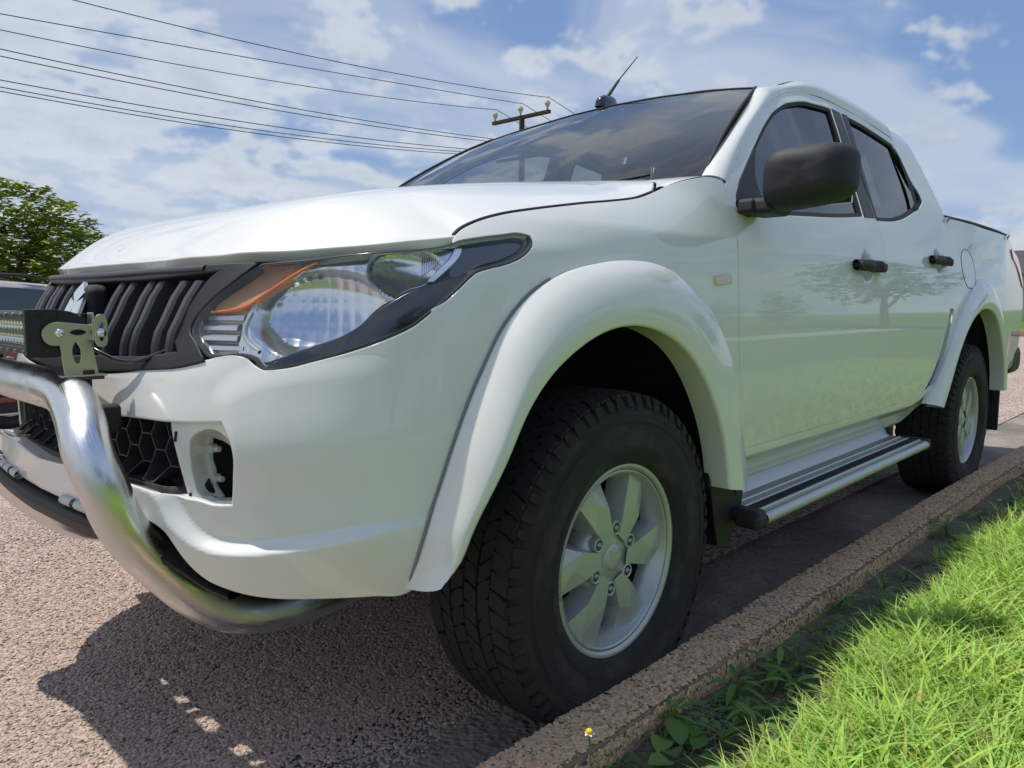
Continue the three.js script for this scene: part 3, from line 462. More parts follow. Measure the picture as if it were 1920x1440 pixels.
// fender
const lampRev = O.lamp.slice(5, 21).map((p) => p.slice(0, 2)).reverse();
const flareIn = (d) => O.flareo.map(([s, y], i, a) => { const p = a[Math.max(0, i - 1)], q = a[Math.min(a.length - 1, i + 1)], tx = q[0] - p[0], ty = q[1] - p[1], l = Math.hypot(tx, ty); return [s + ty / l * d, y - tx / l * d]; });
{
  const top = O.hoodside.slice(0, -2).map((p) => p), under = flareIn(.03);
  const poly = outline([...lampRev, [...top[0], 1], ...top.slice(1), [1.80, 1.262], [1.835, 1.272], [1.89, 1.285], [1.95, 1.296], [2.009, 1.292, 1], ...O.doorfront.slice(1, -1), [2.074, .56, 1], ...under.slice(10, -2).reverse(), [...under[9], 1], ...O.bseam.slice().reverse()].map((p) => p), .014);
  sideMirrorAll('fender', panel(SIDE, inset2(poly, .002), { cell: .016, edge: .016 }), mPaint);
}
// bumper, one moulding round the front with the wide opening cut out
{
  const L = [[0, .812, 1], [.12, .815], ...O.btop.slice(0, -1).map((p) => p), [.982, .942, 1], ...O.bseam.slice(1), ...flareIn(.03).slice(1, 9).reverse(), [.965, .47, 1], [.93, .442], ...O.bbot.slice().reverse().map((p) => p), [.2, .568], [0, .566, 1]];
  const half = openLine(L, .012), full = [...half, ...half.slice(1, -1).reverse().map(([s, y]) => [-s, y])];
  const OP = [[0, .746, 1], ...O.opentop.slice(0, -1), [...O.opentop[4], 1], ...O.openright.slice(1, -1), [...O.openbot[0], 1], ...O.openbot.slice(1), [0, .626, 1]], oh = openLine(OP, .012);
  const hole = [...oh, ...oh.slice(1, -1).reverse().map(([s, y]) => [-s, y])];   // clockwise or not, opposite of the outline
  part('front_bumper', ringPanel(SIDE, full, hole, { cell: .0055, edge: .02, lip: .004, depth: .03, holeLip: .004 }), mPaint, truck);
}
// headlights
function lampParts() {
  const lp = outline(O.lamp, .008), inn = inset2(lp, .004), r = {};
  r.lens = panel((s, y, o) => SIDE(s, y, o + .002), inset2(lp, .0026), { cell: .012, edge: .01, lip: .003 });
  const ring = (d0, o0, d1, o1) => { const a = inset2(lp, d0), b = inset2(lp, d1); return sheet([[...a, a[0]].map((p) => SIDE(...p, o0)), [...b, b[0]].map((p) => SIDE(...p, o1))]); };
  r.gasket = joined([ring(.0005, -.001, .0032, -.001), ring(.0005, -.03, .0005, -.001), ring(.0032, -.001, .0036, -.02)]);
  r.housing = joined([panel((s, y, o) => SIDE(s, y, o - .115), inn, { cell: .02, edge: 0 }), ring(.004, -.012, .004, -.115)]);
  const low = O.lamp.slice(16, 28).map((p) => p.slice(0, 2));
  r.bezel = panel((s, y, o) => SIDE(s, y, o - .012), inset2(outline([...O.bezel.map((p) => p), ...low.slice()].map((p, i) => (i === 0 || i === 9 ? [...p.slice(0, 2), 1] : p)), .01), .003), { cell: .012, edge: .05 });
  r.amber = panel((s, y, o) => SIDE(s, y, o - .016 - .02 * smooth(.94, 1.04, y)), inset2(outline(O.amber, .008), .002), { cell: .012, edge: .012 });
  const ab = openLine(O.amber.slice(6).concat([O.amber[0]]).map((p) => p.slice(0, 2)), .01);
  r.strip = tube(ab.map((p) => SIDE(...p, -.012)), .0028, 60, 8);
  r.divider = panel((s, y, o) => SIDE(s, y, o - .014), outline(O.lampdiv, .008), { cell: .01, edge: .03, lip: .003 });
  const tailPoly = [[1.068, 1.066], [1.11, 1.076], [1.165, 1.085], [1.205, 1.088], [1.215, 1.08], [1.2, 1.066], [1.15, 1.045], [1.1, 1.032], [1.07, 1.018], [1.035, 1.012], [1.04, 1.03]];
  r.tail = panel((s, y, o) => SIDE(s, y, o - .02), outline(tailPoly, .01), { cell: .012, edge: 0 });
  // the two concave reflectors, one moulding with a ridge between them
  const dish = (s, y) => { const a = 1 - ((s - .785) / .165) ** 2 - ((y - .940) / .085) ** 2, b = 1 - ((s - .95) / .085) ** 2 - ((y - 1.015) / .052) ** 2; return .020 + Math.max(0, .062 * Math.sqrt(Math.max(0, a)) * Math.min(1, Math.max(0, a) * 3), .052 * Math.sqrt(Math.max(0, b)) * Math.min(1, Math.max(0, b) * 3)) + .0009 * Math.abs(Math.sin(Math.PI * s / .030)) + .0009 * Math.abs(Math.sin(Math.PI * (y - .01) / .034)); };
  const refPoly = [[.615, .872], [.64, .872], [.665, .86], [.70, .868], [.766, .888], [.817, .905], [.852, .924], [.888, .950], [.924, .970], [.961, .987], [1.0, .998], [1.03, 1.02], [1.05, 1.055], [.99, 1.058], [.916, 1.053], [.816, 1.046], [.76, 1.036], [.717, 1.012], [.685, .994], [.652, .974], [.62, .952], [.612, .915]];
  r.low = panel((s, y, o) => SIDE(s, y, o - dish(s, y)), outline(refPoly, .01), { cell: .004, edge: .03 });
  // ribbed parking-lamp block
  const blk = [panel((s, y, o) => SIDE(s, y, o - .03), inset2(outline(O.park.map((p) => p.slice(0, 2)), .01), .004), { cell: .015, edge: .0 })];
  for (const [y, s0, s1, d] of [[.882, .53, .62, .03], [.899, .512, .606, .026], [.917, .508, .60, .028], [.935, .51, .61, .03]]) { const st = range(s0, s1, 8); blk.push(sheet([st.map((s) => SIDE(s, y - .006, -d)), st.map((s) => SIDE(s, y - .004, -d + .010)), st.map((s) => SIDE(s, y + .003, -d + .010)), st.map((s) => SIDE(s, y + .0085, -d - .004))], { crease: .4 })); }
  blk.push(tube([[.627, .945], [.618, .925], [.617, .908], [.63, .892], [.655, .876]].map((p) => SIDE(...p, -.02)), .004, 24, 8));
  r.park = joined(blk);
  // fluted upper reflector
  const fl = []; for (let i = 0; i < 12; i++) { const s = .985 + i * .005; fl.push(tube([[s, 1.012 + i * .003], [s + .008, 1.058]].map((p) => SIDE(...p, -.03)), .002, 4, 5)); } r.flutes = joined(fl);
  return r;
}
{
  const r = lampParts(), mTailTrim = std([.12, .125, .13], .18, { metalness: .9 }), mReflect = std([.72, .73, .74], .2, { metalness: 1 }), mLampBack = std([.62, .63, .64], .3, { metalness: .7 }), mAmber = phy([.93, .52, .26], .3, { transmission: .5, thickness: 0 }), mStrip = phy([1, .25, .02], .25, { transmission: .2, thickness: 0 });
  for (const m of [(g) => g, mirrorZ]) {
    const h = new THREE.Group(); h.name = 'headlight'; truck.add(h);
    part('housing', m(r.housing), mLampBack, h); part('gasket', m(r.gasket), mSeal, h); part('bezel', m(r.bezel), mGloss, h, 'glossy black bezel along the lower edge');
    part('turn_signal', m(joined([r.amber])), mAmber, h, 'amber turn signal panel'); part('turn_signal_trim', m(r.strip), mStrip, h); part('divider', m(r.divider), mChrome, h); part('tail_trim', m(r.tail), mTailTrim, h);
    part('reflector', m(r.low), mReflect, h); part('parking_lamp', m(r.park), mLampBack, h); part('fluting', m(r.flutes), mChrome, h); part('lens', m(r.lens), mLens, h);
  }
}
// grille
{
  const g = new THREE.Group(); g.name = 'grille'; truck.add(g);
  const go = O.gouter.slice(1), gi = O.ginner, half = (a, top, bot) => { const l = openLine([[0, top, 1], ...a.slice(1), [0, bot, 1]], .01); return [...l, ...l.slice(1, -1).reverse().map(([s, y]) => [-s, y])]; };
  const outer = half(go, 1.024, .823), inner = half(gi, 1.010, .845), GS = (s, y, o = 0) => skin(s, y, o + .004);
  part('frame', ringPanel(GS, outer, inner, { cell: .012, edge: .03, lip: .003, depth: .045, holeLip: .005 }), mPlastic, g);
  const lipTop = [[-.48, 1.024], [-.4, 1.0225], [-.2, 1.0205], [0, 1.0195], [.2, 1.0205], [.4, 1.0225], [.48, 1.024]];
  part('top_lip', tube(lipTop.map(([s, y]) => skin(s, y, .0)), .008, 50, 8), mPlasticLite, g);
  part('backing', panel((s, y, o) => skin(s, y, o - .085), [[-.52, .85], [.52, .85], [.56, 1.03], [-.56, 1.03]], { cell: .03, edge: 0 }), mDark, g);
  // pairs of upright blades, each with a knee
  const blades = [[.075, .055], [.13, .11], [.222, .20], [.272, .25], [.362, .335], [.41, .385]];
  const zs = [[.178, .08], [.236, .136], [.32, .222], [.362, .265], [.447, .352], [.498, .404]];
  for (const [st, sk] of zs) for (const sg of [1, -1]) {
    const rows = [], w = .0125, pts = [[st, 1.003, -.004], [lerp(st, sk, .35), .972, .006], [lerp(st, sk, .8), .928, .012], [sk, .908, .014], [sk + .018, .880, .006], [sk + .022, .858, -.006]];
    const ppt = pts.map(([s, y, o]) => [s, y, o]);
    const cs = [[-w, -.05], [-w, -.006], [-w * .62, 0], [w * .62, 0], [w, -.006], [w, -.05]];
    for (const [s, y, o] of ppt) rows.push(cs.map(([dw, dd]) => { const q = skin(lerp(st, sk, .5) * 0 + s + dw, y, o + dd); return [q[0], q[1], q[2]]; }));
    // keep each blade in one upright plane: straight down in z
    const z0 = skin((st + sk) / 2, .95)[2]; const k2 = rows.map((r, i) => { const base = skin(Math.abs(z0) + .0, ppt[i][1], ppt[i][2]); return cs.map(([dw, dd]) => { const p = skin(z0 * 1.03, ppt[i][1], ppt[i][2] + dd); return [p[0], p[1], (z0 + dw) * sg]; }); });
    const cap = (r) => sheet([[r[0], r[1], r[2]], [r[5], r[4], r[3]]]);
    part('grille_blade', joined([sheet(k2, { crease: .5 }), cap(k2[0]), cap(k2[5])]), mPlasticLite, g);
  }
  // three-diamond badge
  const e = new THREE.Group(); const dia = (ang) => { const c = Math.cos(ang), s = Math.sin(ang), a = .052, b = .030, P = [[0, 0], [a / 2, b / 1], [a, 0], [a / 2, -b / 1]]; return plate(P.map(([x, y]) => [x * c - y * s, x * s + y * c]), .006, .002); };
  const bd = joined([dia(Math.PI / 2), dia(Math.PI / 2 + 2.094), dia(Math.PI / 2 - 2.094)]);
  const c0 = skin(0, .955, .028); bd.rotateY(-Math.PI / 2); bd.rotateZ(-.42); bd.translate(...c0); part('badge', bd, mChrome, g, 'three-diamond chrome badge');
  part('badge_mount', box(c0[0] + .03, c0[1] - .005, 0, .05, .10, .10, .02).rotateZ(0), mPlastic, g);
  // slots below the frame
  part('slot_bar', sheet([[-.5, -.3, 0, .3, .5].map((s) => skin(s, .838, -.012)), [-.5, -.3, 0, .3, .5].map((s) => skin(s, .815, -.02))]), mPlastic, g);
}
// lower intake: frame and honeycomb mesh
{
  const d = new THREE.Group(); d.name = 'lower_intake'; truck.add(d);
  const DS = (s, y, o = 0) => skin(s, y, o - .03);
  const fr = [[-.478, .752], [.478, .752], [.478, .742], [.492, .706], [.503, .677], [.515, .643], [.53, .617], [.531, .607], [.4, .612], [0, .618], [-.4, .612], [-.531, .607], [-.53, .617], [-.515, .643], [-.503, .677], [-.492, .706], [-.478, .742]];
  const fi = [[-.455, .748], [.455, .748], [.466, .725], [.485, .675], [.5, .632], [.4, .634], [0, .638], [-.4, .634], [-.5, .632], [-.485, .675], [-.466, .725]];
  part('intake_frame', ringPanel(DS, outline(fr.map((p) => [...p, 1]), .02), outline(fi.map((p) => [...p, 1]), .02), { cell: .02, edge: .05, depth: .05 }), mPlastic, d);
  const inIn = (s, y) => { let c = false; for (let i = 0, j = fi.length - 1; i < fi.length; j = i++) { const [a, b] = fi[i], [p, q] = fi[j]; if ((b > y) !== (q > y) && s < (p - a) * (y - b) / (q - b) + a) c = !c; } return c; };
  const R = .031, cells = []; // hexagon walls
  const W = R * 1.5, Hh = R * Math.sqrt(3);
  const seen = new Set();
  for (let i = -11; i <= 11; i++) for (let j = -3; j <= 3; j++) { const cx = i * W, cy = .69 + j * Hh + (Math.abs(i) % 2 ? Hh / 2 : 0);
    for (let k = 0; k < 6; k++) { const a = k * Math.PI / 3, b = a + Math.PI / 3, p = [cx + R * Math.cos(a), cy + R * Math.sin(a)], q = [cx + R * Math.cos(b), cy + R * Math.sin(b)]; const key = [((p[0] + q[0]) / 2).toFixed(3), ((p[1] + q[1]) / 2).toFixed(3)].join(); if (seen.has(key)) continue; seen.add(key);
      const m = [(p[0] + q[0]) / 2, (p[1] + q[1]) / 2]; if (!inIn(...m)) continue; const c = (u) => [clamp(u[0], -.51, .51), clamp(u[1], .63, .75)], P = c(p), Q = c(q), n = [-(Q[1] - P[1]), Q[0] - P[0]], l = Math.hypot(...n) || 1, t = .0011; const off = (u, sg, o) => DS(u[0] + n[0] / l * t * sg, u[1] + n[1] / l * t * sg, o);
      cells.push(sheet([[off(P, 1, -.05), off(P, 1, -.006), off(P, -1, -.006), off(P, -1, -.05)], [off(Q, 1, -.05), off(Q, 1, -.006), off(Q, -1, -.006), off(Q, -1, -.05)]], { crease: .4 })); } }
  { const hp = part('honeycomb', joined(cells), mPlasticLite, d); hp.userData.kind = 'stuff'; }
  const ribs = []; for (const sg of [1, -1]) for (let i = 0; i < 15; i++) { const y = .64 + i * .0072; ribs.push(tube([DS(sg * .415, y, -.055), DS(sg * .49, y, -.05)], .0022, 1, 5)); } { const rp = part('ribs', joined(ribs), mPlastic, d); rp.userData.kind = 'stuff'; }
  for (const sg of [1, -1]) part('rib_backing', sheet([.41, .5].map((s) => [DS(sg * s, .632, -.058), DS(sg * s, .75, -.058)])), mPlastic, d);
  const fins = []; for (let i = 0; i < 26; i++) fins.push(box(-.70, .60 + i * .009, 0, .012, .002, .84, .0005)); part('radiator', joined([...fins, box(-.685, .72, 0, .012, .26, .86)]), std([.05, .05, .05], .6, { metalness: .4 }), d);
}
const mLiner2 = std([.2, .2, .2], .8);
// fog lamp pockets, the lamps and their covers missing
for (const m of [(g) => g, mirrorZ]) {
  const k = new THREE.Group(); k.name = 'fog_lamp_pocket'; truck.add(k);
  const outer = [[.478, .766], [.612, .767], [.648, .735], [.655, .68], [.65, .62], [.645, .598], [.535, .598], [.522, .627], [.505, .677], [.486, .735]], FS = (s, y, o = 0) => skin(s, y, o - .014);
  const mouth = outline(O.mouth, .007), well = outline(O.fogwell, .007), W = (a, n) => { const q = path3([...a, a[0]].map((p) => [...p, 0]), pchip); return range(0, 1, n).map((t) => q(t * q.length_)); };
  part('pocket_panel', m(ringPanel(FS, outline(outer.map((p) => [...p, 1]), .02), mouth, { cell: .012, edge: .004, depth: .004, holeLip: .003 })), mPaint, k);
  const mo = W(O.mouth, 90), we = W(O.fogwell, 90), w2 = W(inset2(O.fogwell.map((p) => p), .007), 90);
  part('pocket_wall', m(joined([sheet([mo.map((p) => skin(p[0], p[1], -.016)), mo.map((p, i) => skin(lerp(p[0], we[i][0], .12), lerp(p[1], we[i][1], .12), -.022)), we.map((p) => skin(p[0], p[1], -.068)), we.map((p, i) => skin(lerp(p[0], w2[i][0], .3), lerp(p[1], w2[i][1], .3), -.071)), w2.map((p) => skin(p[0], p[1], -.070)), w2.map((p) => skin(p[0], p[1], -.082))])])), mPaint, k);
  for (const [s, y] of [[.522, .694], [.528, .638], [.606, .69], [.6, .635]]) part('screw_ear', m(joined([rod(skin(s, y, -.085), skin(s, y, -.069), .0085, 14), rod(skin(s, y, -.078), skin(s + .02, y, -.078), .0055, 8)])), mPaint, k);
  for (const [s, y, w] of [[.595, .7605, .012], [.60, .606, .014], [.497, .725, .002], [.528, .617, .002]]) part('clip_slot', m(tube([FS(s - w / 2, y - (w < .01 ? .009 : 0), .001), FS(s + w / 2, y + (w < .01 ? .009 : 0), .001)], .0026, 1, 6)), mDark, k);
  part('pocket_back', m(panel((s, y, o) => skin(s, y, o - .30), [[.44, .57], [.68, .57], [.68, .78], [.44, .78]], { cell: .04, edge: 0 })), mLiner2, k);
}
// black lower lip under the bumper
{
  const rows = []; const ss = range(-.60, .60, 60);
  const yb = pchip([0, .34, .45, .486, .53, .58, .62], [.548, .550, .545, .524, .478, .452, .44]);
  for (const [dy, o] of [[.008, -.03], [.004, .016], [-.006, .026], [-.026, .024], [-.036, .010], [-.038, -.05]]) rows.push(ss.map((s) => { const k = smooth(.45, .53, Math.abs(s)); return skin(s, yb(Math.abs(s)) + dy * lerp(1, .4, k), o - .034 * k); }));
  part('lower_lip', sheet(rows, { crease: .6 }), mPlastic, truck); for (const s of [1, -1]) part('air_guide', box(-.70, .68, s * .462, .20, .2, .006, .002), mPlastic, truck);
  { const mClip = std([.55, .57, .57], .45); for (const s of [-.44, -.38, -.31, -.25, -.18, .18, .25, .31, .38, .44]) part('lip_clip', tube([skin(s - .026, .556 + .012 * (Math.abs(s) < .4 ? 1 : 0), .004), skin(s + .026, .556 + .012 * (Math.abs(s) < .4 ? 1 : 0), .004)], .010, 1, 12), mClip, truck); }
  part('undertray', strip(range(-.72, -.2, 4), range(-.55, .55, 4), (x) => .42), mDark, truck);
}
// wheel-arch flares
const loopRows = (A, I, prof, n) => { const pa = path3(A), pi = path3(I); return range(0, 1, n).map((t) => { const a = pa(t * pa.length_), i = pi(t * pi.length_); return prof.map(([f, z, dx]) => f <= 1 ? [lerp(a[0], i[0], f), lerp(a[1], i[1], f), z === null ? lerp(a[2], i[2], f) : lerp(a[2], .928, z)] : [i[0] + dx[0], i[1], i[2] + dx[1]]); }); };
function flare(A, I, ret) {
  const n = 90, pa = path3(A), pi = path3(I), rows = [];
  for (let k = 0; k <= n; k++) { const t = k / n, a = pa(t * pa.length_), i = pi(t * pi.length_), zt = i[2], c = [ (a[0] - i[0]), (a[1] - i[1]) ];
    const P = (f, z) => [a[0] - c[0] * f, a[1] - c[1] * f, z], za = a[2];
    rows.push([P(0, za - .012), P(0, za + .006), P(.012, za + .010), P(.04, za + .013), P(.12, lerp(za + .013, zt, .30)), P(.24, lerp(za + .013, zt, .56)), P(.40, lerp(za + .013, zt, .80)), P(.56, lerp(za + .013, zt, .95)), P(.66, zt + .001), P(.82, zt + .001), P(.95, zt - .001), P(.99, zt - .005), P(1.0, zt - .012), P(.99, zt - ret)]); }
  const e = (r) => { const m = r.slice(1); const c = m.reduce((s, p) => s.map((v, q) => v + p[q] / m.length), [0, 0, 0]); return sheet([m, m.map((p) => [lerp(p[0], c[0], .9), lerp(p[1], c[1], .9), c[2] - .02])]); };
  return joined([sheet(rows), e(rows[0]), e(rows[n])]);
}
const fA = O.flareo.map((p) => skin(...p));
const fI = [[-.545, .480], [-.517, .503], [-.495, .553], [-.469, .611], [-.429, .684], [-.389, .747], [-.347, .796], [-.283, .846], [-.237, .871], [-.196, .889], [-.127, .909], [-.052, .916], [.019, .910], [.072, .897], [.164, .858], [.24, .799], [.30, .728], [.342, .66], [.372, .589], [.395, .489]].map(([x, y]) => [x, y, .926 - .05 * smooth(-.42, -.56, x)]);
const fA2 = [[-.63, .452, .80], ...fA.slice(1)]; fA2[0] = skin(.925, .452);
sideMirrorAll('wheel_arch_flare', flare(fA2, fI, .075), mPaint);
sideMirrorAll('flare_gasket', tube(fA2.slice(0, 14).map((p, i) => { const q = O.flareo[i] || [.925, .452]; const s = skin(q[0] - (i < 10 ? .0022 : .001), q[1] + (i >= 10 ? .002 : 0), .002); return s; }), .0030, 80, 6), std([.22, .225, .24], .7));
const rA = [[2.245, .538], [2.333, .634], [2.452, .755], [2.597, .888], [2.742, .987], [2.879, 1.045], [2.98, 1.085], [3.10, 1.097], [3.22, 1.075], [3.34, 1.01], [3.45, .905], [3.53, .80], [3.58, .70], [3.61, .60], [3.62, .52]].map(([x, y]) => skin(sOfX(x), y));
const rI = [[2.33, .515], [2.40, .586], [2.48, .683], [2.58, .785], [2.68, .860], [2.80, .915], [2.92, .942], [3.04, .945], [3.16, .925], [3.27, .87], [3.36, .79], [3.43, .70], [3.47, .62], [3.49, .54], [3.495, .50]].map(([x, y]) => [x, y, .925]);
sideMirrorAll('wheel_arch_flare', flare(rA, rI, .075), mPaint);
// liners
for (const x0 of [0, 3]) sideMirrorAll('wheel_arch_liner', (() => { const rows = range(0, 1, 24).map((t) => { const a = Math.PI * (.02 + .90 * t), q = [x0 + .04 + Math.cos(a) * .51, .40 + Math.sin(a) * .55]; return [[...q, .862], [...q, .80], [...q, .36]]; }); const back = range(0, 1, 24).map((t) => { const a = Math.PI * (.02 + .90 * t); return [[x0 + .04 + Math.cos(a) * .51, .40 + Math.sin(a) * .55, .40], [x0, .52, .40]]; }); return joined([sheet(rows), sheet(back)]); })(), mDark);
sideMirrorAll('mud_flap', (() => { const c = [[.375, .535], [.595, .475], [.585, .40], [.535, .335], [.47, .325], [.44, .35]]; return joined([plate([[.40, .53], [.60, .49], [.592, .41], [.55, .34], [.50, .30], [.46, .31]], .006).translate(0, 0, .852), box(.52, .42, .74, .02, .26, .22, .006), box(.44, .51, .845, .10, .06, .05, .008)]); })(), mPlastic);
sideMirrorAll('mud_flap', box(3.56, .42, .78, .02, .30, .22, .006), mPlastic);
// doors, pillars, bed: all cut from the one skin
const seg = (a, i, j) => a.slice(i, j).map((p) => p.slice(0, 2));
const doorTop = [...O.doortop.slice(0, 13).map((p) => p.slice(0, 2)), [3.145, 1.669]];
const doorTop2 = [[3.145, 1.669], [3.25, 1.664], [3.36, 1.660], [3.5, 1.654], [3.65, 1.652], [3.76, 1.654]];
const bSeam = [[3.145, 1.669], [3.138, 1.60], [3.142, 1.49], [3.146, 1.388], [3.152, 1.27], [3.155, 1.2], [3.14, 1.13], [3.122, 1.0], [3.11, .909], [3.094, .82], [3.078, .73], [3.072, .65], [3.072, .559]];
const bSeamLow = bSeam.slice();
const holed = (poly, hole, o) => ringPanel(SIDE, poly, hole, { ...o, edge: .02, lip: .0022, depth: .022, holeLip: .003 });
const win1 = outline([...O.win1.slice(0, 10).map((p) => p.slice(0, 2)), [3.056, 1.640, 1], [3.047, 1.504], [3.025, 1.278, 1], [2.823, 1.258], [2.326, 1.223], [2.168, 1.211], [2.065, 1.207], [2.044, 1.225]], .012);
const win2 = outline([[3.205, 1.640, 1], [3.33, 1.634], [3.5, 1.628], [3.66, 1.624, 1], [3.72, 1.56], [3.79, 1.48], [3.84, 1.44], [3.845, 1.408, 1], [3.76, 1.372], [3.65, 1.343], [3.46, 1.301], [3.288, 1.281], [3.165, 1.275, 1]], .012);
const d1 = outline([...doorTop.map((p, i) => (i === 0 || i === doorTop.length - 1 ? [...p, 1] : p)), ...bSeam.slice(1, -1), [3.072, .559, 1], [2.7, .549], [2.386, .538], [2.069, .531, 1], [2.029, .662], [2.007, .78], [1.991, .922], [1.990, 1.011], [1.996, 1.09], [2.002, 1.14], [2.0, 1.18], [1.998, 1.22], [2.003, 1.259]], .014);
const d2 = outline([...doorTop2.map((p, i) => (i === 0 || i === 5 ? [...p, 1] : p)), [3.84, 1.60], [3.90, 1.53], [3.96, 1.45], [4.01, 1.38], [4.05, 1.31], [4.06, 1.25], [4.045, 1.18], [4.03, 1.10], [4.01, 1.02], [3.99, .95], [3.955, .874], [3.87, .759], [3.772, .654], [3.70, .60], [3.62, .572], [3.52, .563], [3.353, .564], [3.072, .559, 1], ...bSeam.slice(1, -1).reverse()], .014);
for (const [n, poly, win, gl, handleAt] of [['front_door', d1, win1, O.glass1, [2.80, 3.075, 1.098]], ['rear_door', d2, win2, O.glass2, [3.70, 3.98, 1.155]]]) {
  const sk = holed(inset2(poly, .002), win, { cell: .014 });
  const ring = (w, o0, o1) => { const b = inset2(win, w); return joined([sheet([[...win, win[0]].map((p) => SIDE(...p, o0)), [...b, b[0]].map((p) => SIDE(...p, o1))]), sheet([[...b, b[0]].map((p) => SIDE(...p, o1)), [...b, b[0]].map((p) => SIDE(...p, -.03))])]); };
  const seal = ring(.016, -.002, -.006), glass = panel((s, y, o) => SIDE(s, y, o - .014), inset2(win, .01), { cell: .03, edge: 0 });
  // handle: cup, grip and its two feet
  const [h0, h1, hy] = handleAt, hm = (h0 + h1) / 2;
  const grip = []; { const rows = range(0, 1, 20).map((t) => { const s = lerp(h0, h1, t), o = .012 + .026 * Math.sin(Math.PI * clamp(t, .03, .97)), hh = .023 - .008 * Math.abs(t - .5), th = .012; return range(0, 1, 10).map((q) => { const a = q * 2 * Math.PI; return SIDE(s, hy + Math.sin(a) * hh, o + Math.cos(a) * th); }); }); grip.push(sheet(rows)); for (const s of [h0 + .01, h1 - .035]) grip.push(...[0].map(() => { const a = SIDE(s + .012, hy, -.002), b = SIDE(s + .012, hy, .03); return rod(a, b, .016, 14, .013); })); }
  for (const m of [(g) => g, mirrorZ]) {
    const d = new THREE.Group(); d.name = n; truck.add(d);
    part('door_panel', m(sk), mPaint, d); part('window_seal', m(seal), mSeal, d); part('window_glass', m(glass), mTint, d); part('handle', m(joined(grip)), mPlastic, d);
    if (n === 'front_door') part('sail_panel', m(panel((s, y, o) => SIDE(s, y, o + .002), outline([[2.06, 1.25], ...O.win1.slice(1, 4).map((p) => [p[0] + .003, p[1] - .003, p[1] > 1.39 ? 1 : 0]), [O.glass1[0][0] + .01, 1.31], [O.glass1[0][0] + .03, 1.222, 1], [2.12, 1.214], [2.08, 1.213]], .012), { cell: .02, edge: .02 })), mPlastic, d);
    else part('quarter_bar', m(sheet([[[3.672, 1.618], [3.69, 1.56], [3.705, 1.48], [3.70, 1.40], [3.69, 1.36]].map((p) => SIDE(...p, .001)), [[3.715, 1.575], [3.74, 1.53], [3.76, 1.47], [3.755, 1.42], [3.74, 1.37]].map((p) => SIDE(...p, .001))])), mSeal, d);
  }
}
// B-pillar blackout, between the two side windows
sideMirrorAll('pillar_trim', panel((s, y, o) => SIDE(s, y, o + .0025), [[3.062, 1.640], [3.134, 1.638], [3.138, 1.49], [3.142, 1.285], [3.034, 1.279], [3.05, 1.504]].reverse(), { cell: .03, edge: .006 }), mPlasticLite); sideMirrorAll('pillar_trim', panel((s, y, o) => SIDE(s, y, o + .0025), [[3.152, 1.638], [3.203, 1.640], [3.166, 1.276], [3.156, 1.285], [3.150, 1.49]].reverse(), { cell: .03, edge: .006 }), mPlasticLite);
// weather strips behind the door gaps
{ const stripAlong = (pts, w = .02, o = -.020) => { const l = openLine(pts, .02); const a = [], b = []; l.forEach((p, i) => { const q = l[Math.max(0, i - 1)], r = l[Math.min(l.length - 1, i + 1)], tx = r[0] - q[0], ty = r[1] - q[1], n = Math.hypot(tx, ty); a.push(SIDE(p[0] - ty / n * w, p[1] + tx / n * w, o)); b.push(SIDE(p[0] + ty / n * w, p[1] - tx / n * w, o)); }); return sheet([a, b]); };
  const line = (pts) => tube(openLine(pts.map((p) => p.slice(0, 2)), .03).map((p) => SIDE(...p, -.004)), .0034, 140, 6);
  for (const g of [line(bSeam), line(O.doorfront.slice(1, -2)), line([[2.10, .533], [2.4, .540], [2.8, .552], [3.2, .562], [3.5, .562], [3.62, .572], [3.77, .654], [3.87, .759], [3.955, .874], [4.01, 1.02], [4.045, 1.18], [4.06, 1.25], [4.05, 1.31], [4.01, 1.38], [3.96, 1.45], [3.90, 1.53], [3.84, 1.60], [3.77, 1.65]]), line(O.bseam), line([[4.12, 1.32], [4.13, 1.26], [4.10, 1.15], [4.085, 1.05], [4.055, .96]]), stripAlong(bSeam), stripAlong([[2.03, .66], ...O.doorfront.slice(2, -2).reverse().map((p) => p)], .02), tube(openLine(doorTop, .03).map((p) => SIDE(...p, -.005)), .0042, 120, 6), tube(openLine(doorTop2, .03).map((p) => SIDE(...p, -.005)), .0042, 60, 6), stripAlong([[2.06, .535], [2.4, .54], [2.8, .552], [3.2, .562], [3.5, .562], [3.62, .572], [3.77, .654], [3.87, .759], [3.955, .874], [4.01, 1.02], [4.045, 1.18], [4.06, 1.25], [4.05, 1.31], [4.01, 1.38], [3.96, 1.45], [3.90, 1.53], [3.84, 1.60], [3.77, 1.65]])]) sideMirrorAll('door_seal', g, mSeal);
  for (const g of [tube(openLine(O.hoodside.slice(0, 11).map((p) => p.slice(0, 2)), .03).map((p) => SIDE(...p, -.0055)), .0042, 120, 6), stripAlong(O.bseam, .02, -.016), stripAlong([[4.095, 1.36], [4.12, 1.32], [4.13, 1.26], [4.10, 1.15], [4.085, 1.05], [4.055, .96], [4.04, .92]], .02, -.025)]) sideMirrorAll('fender_seal', g, mSeal); }
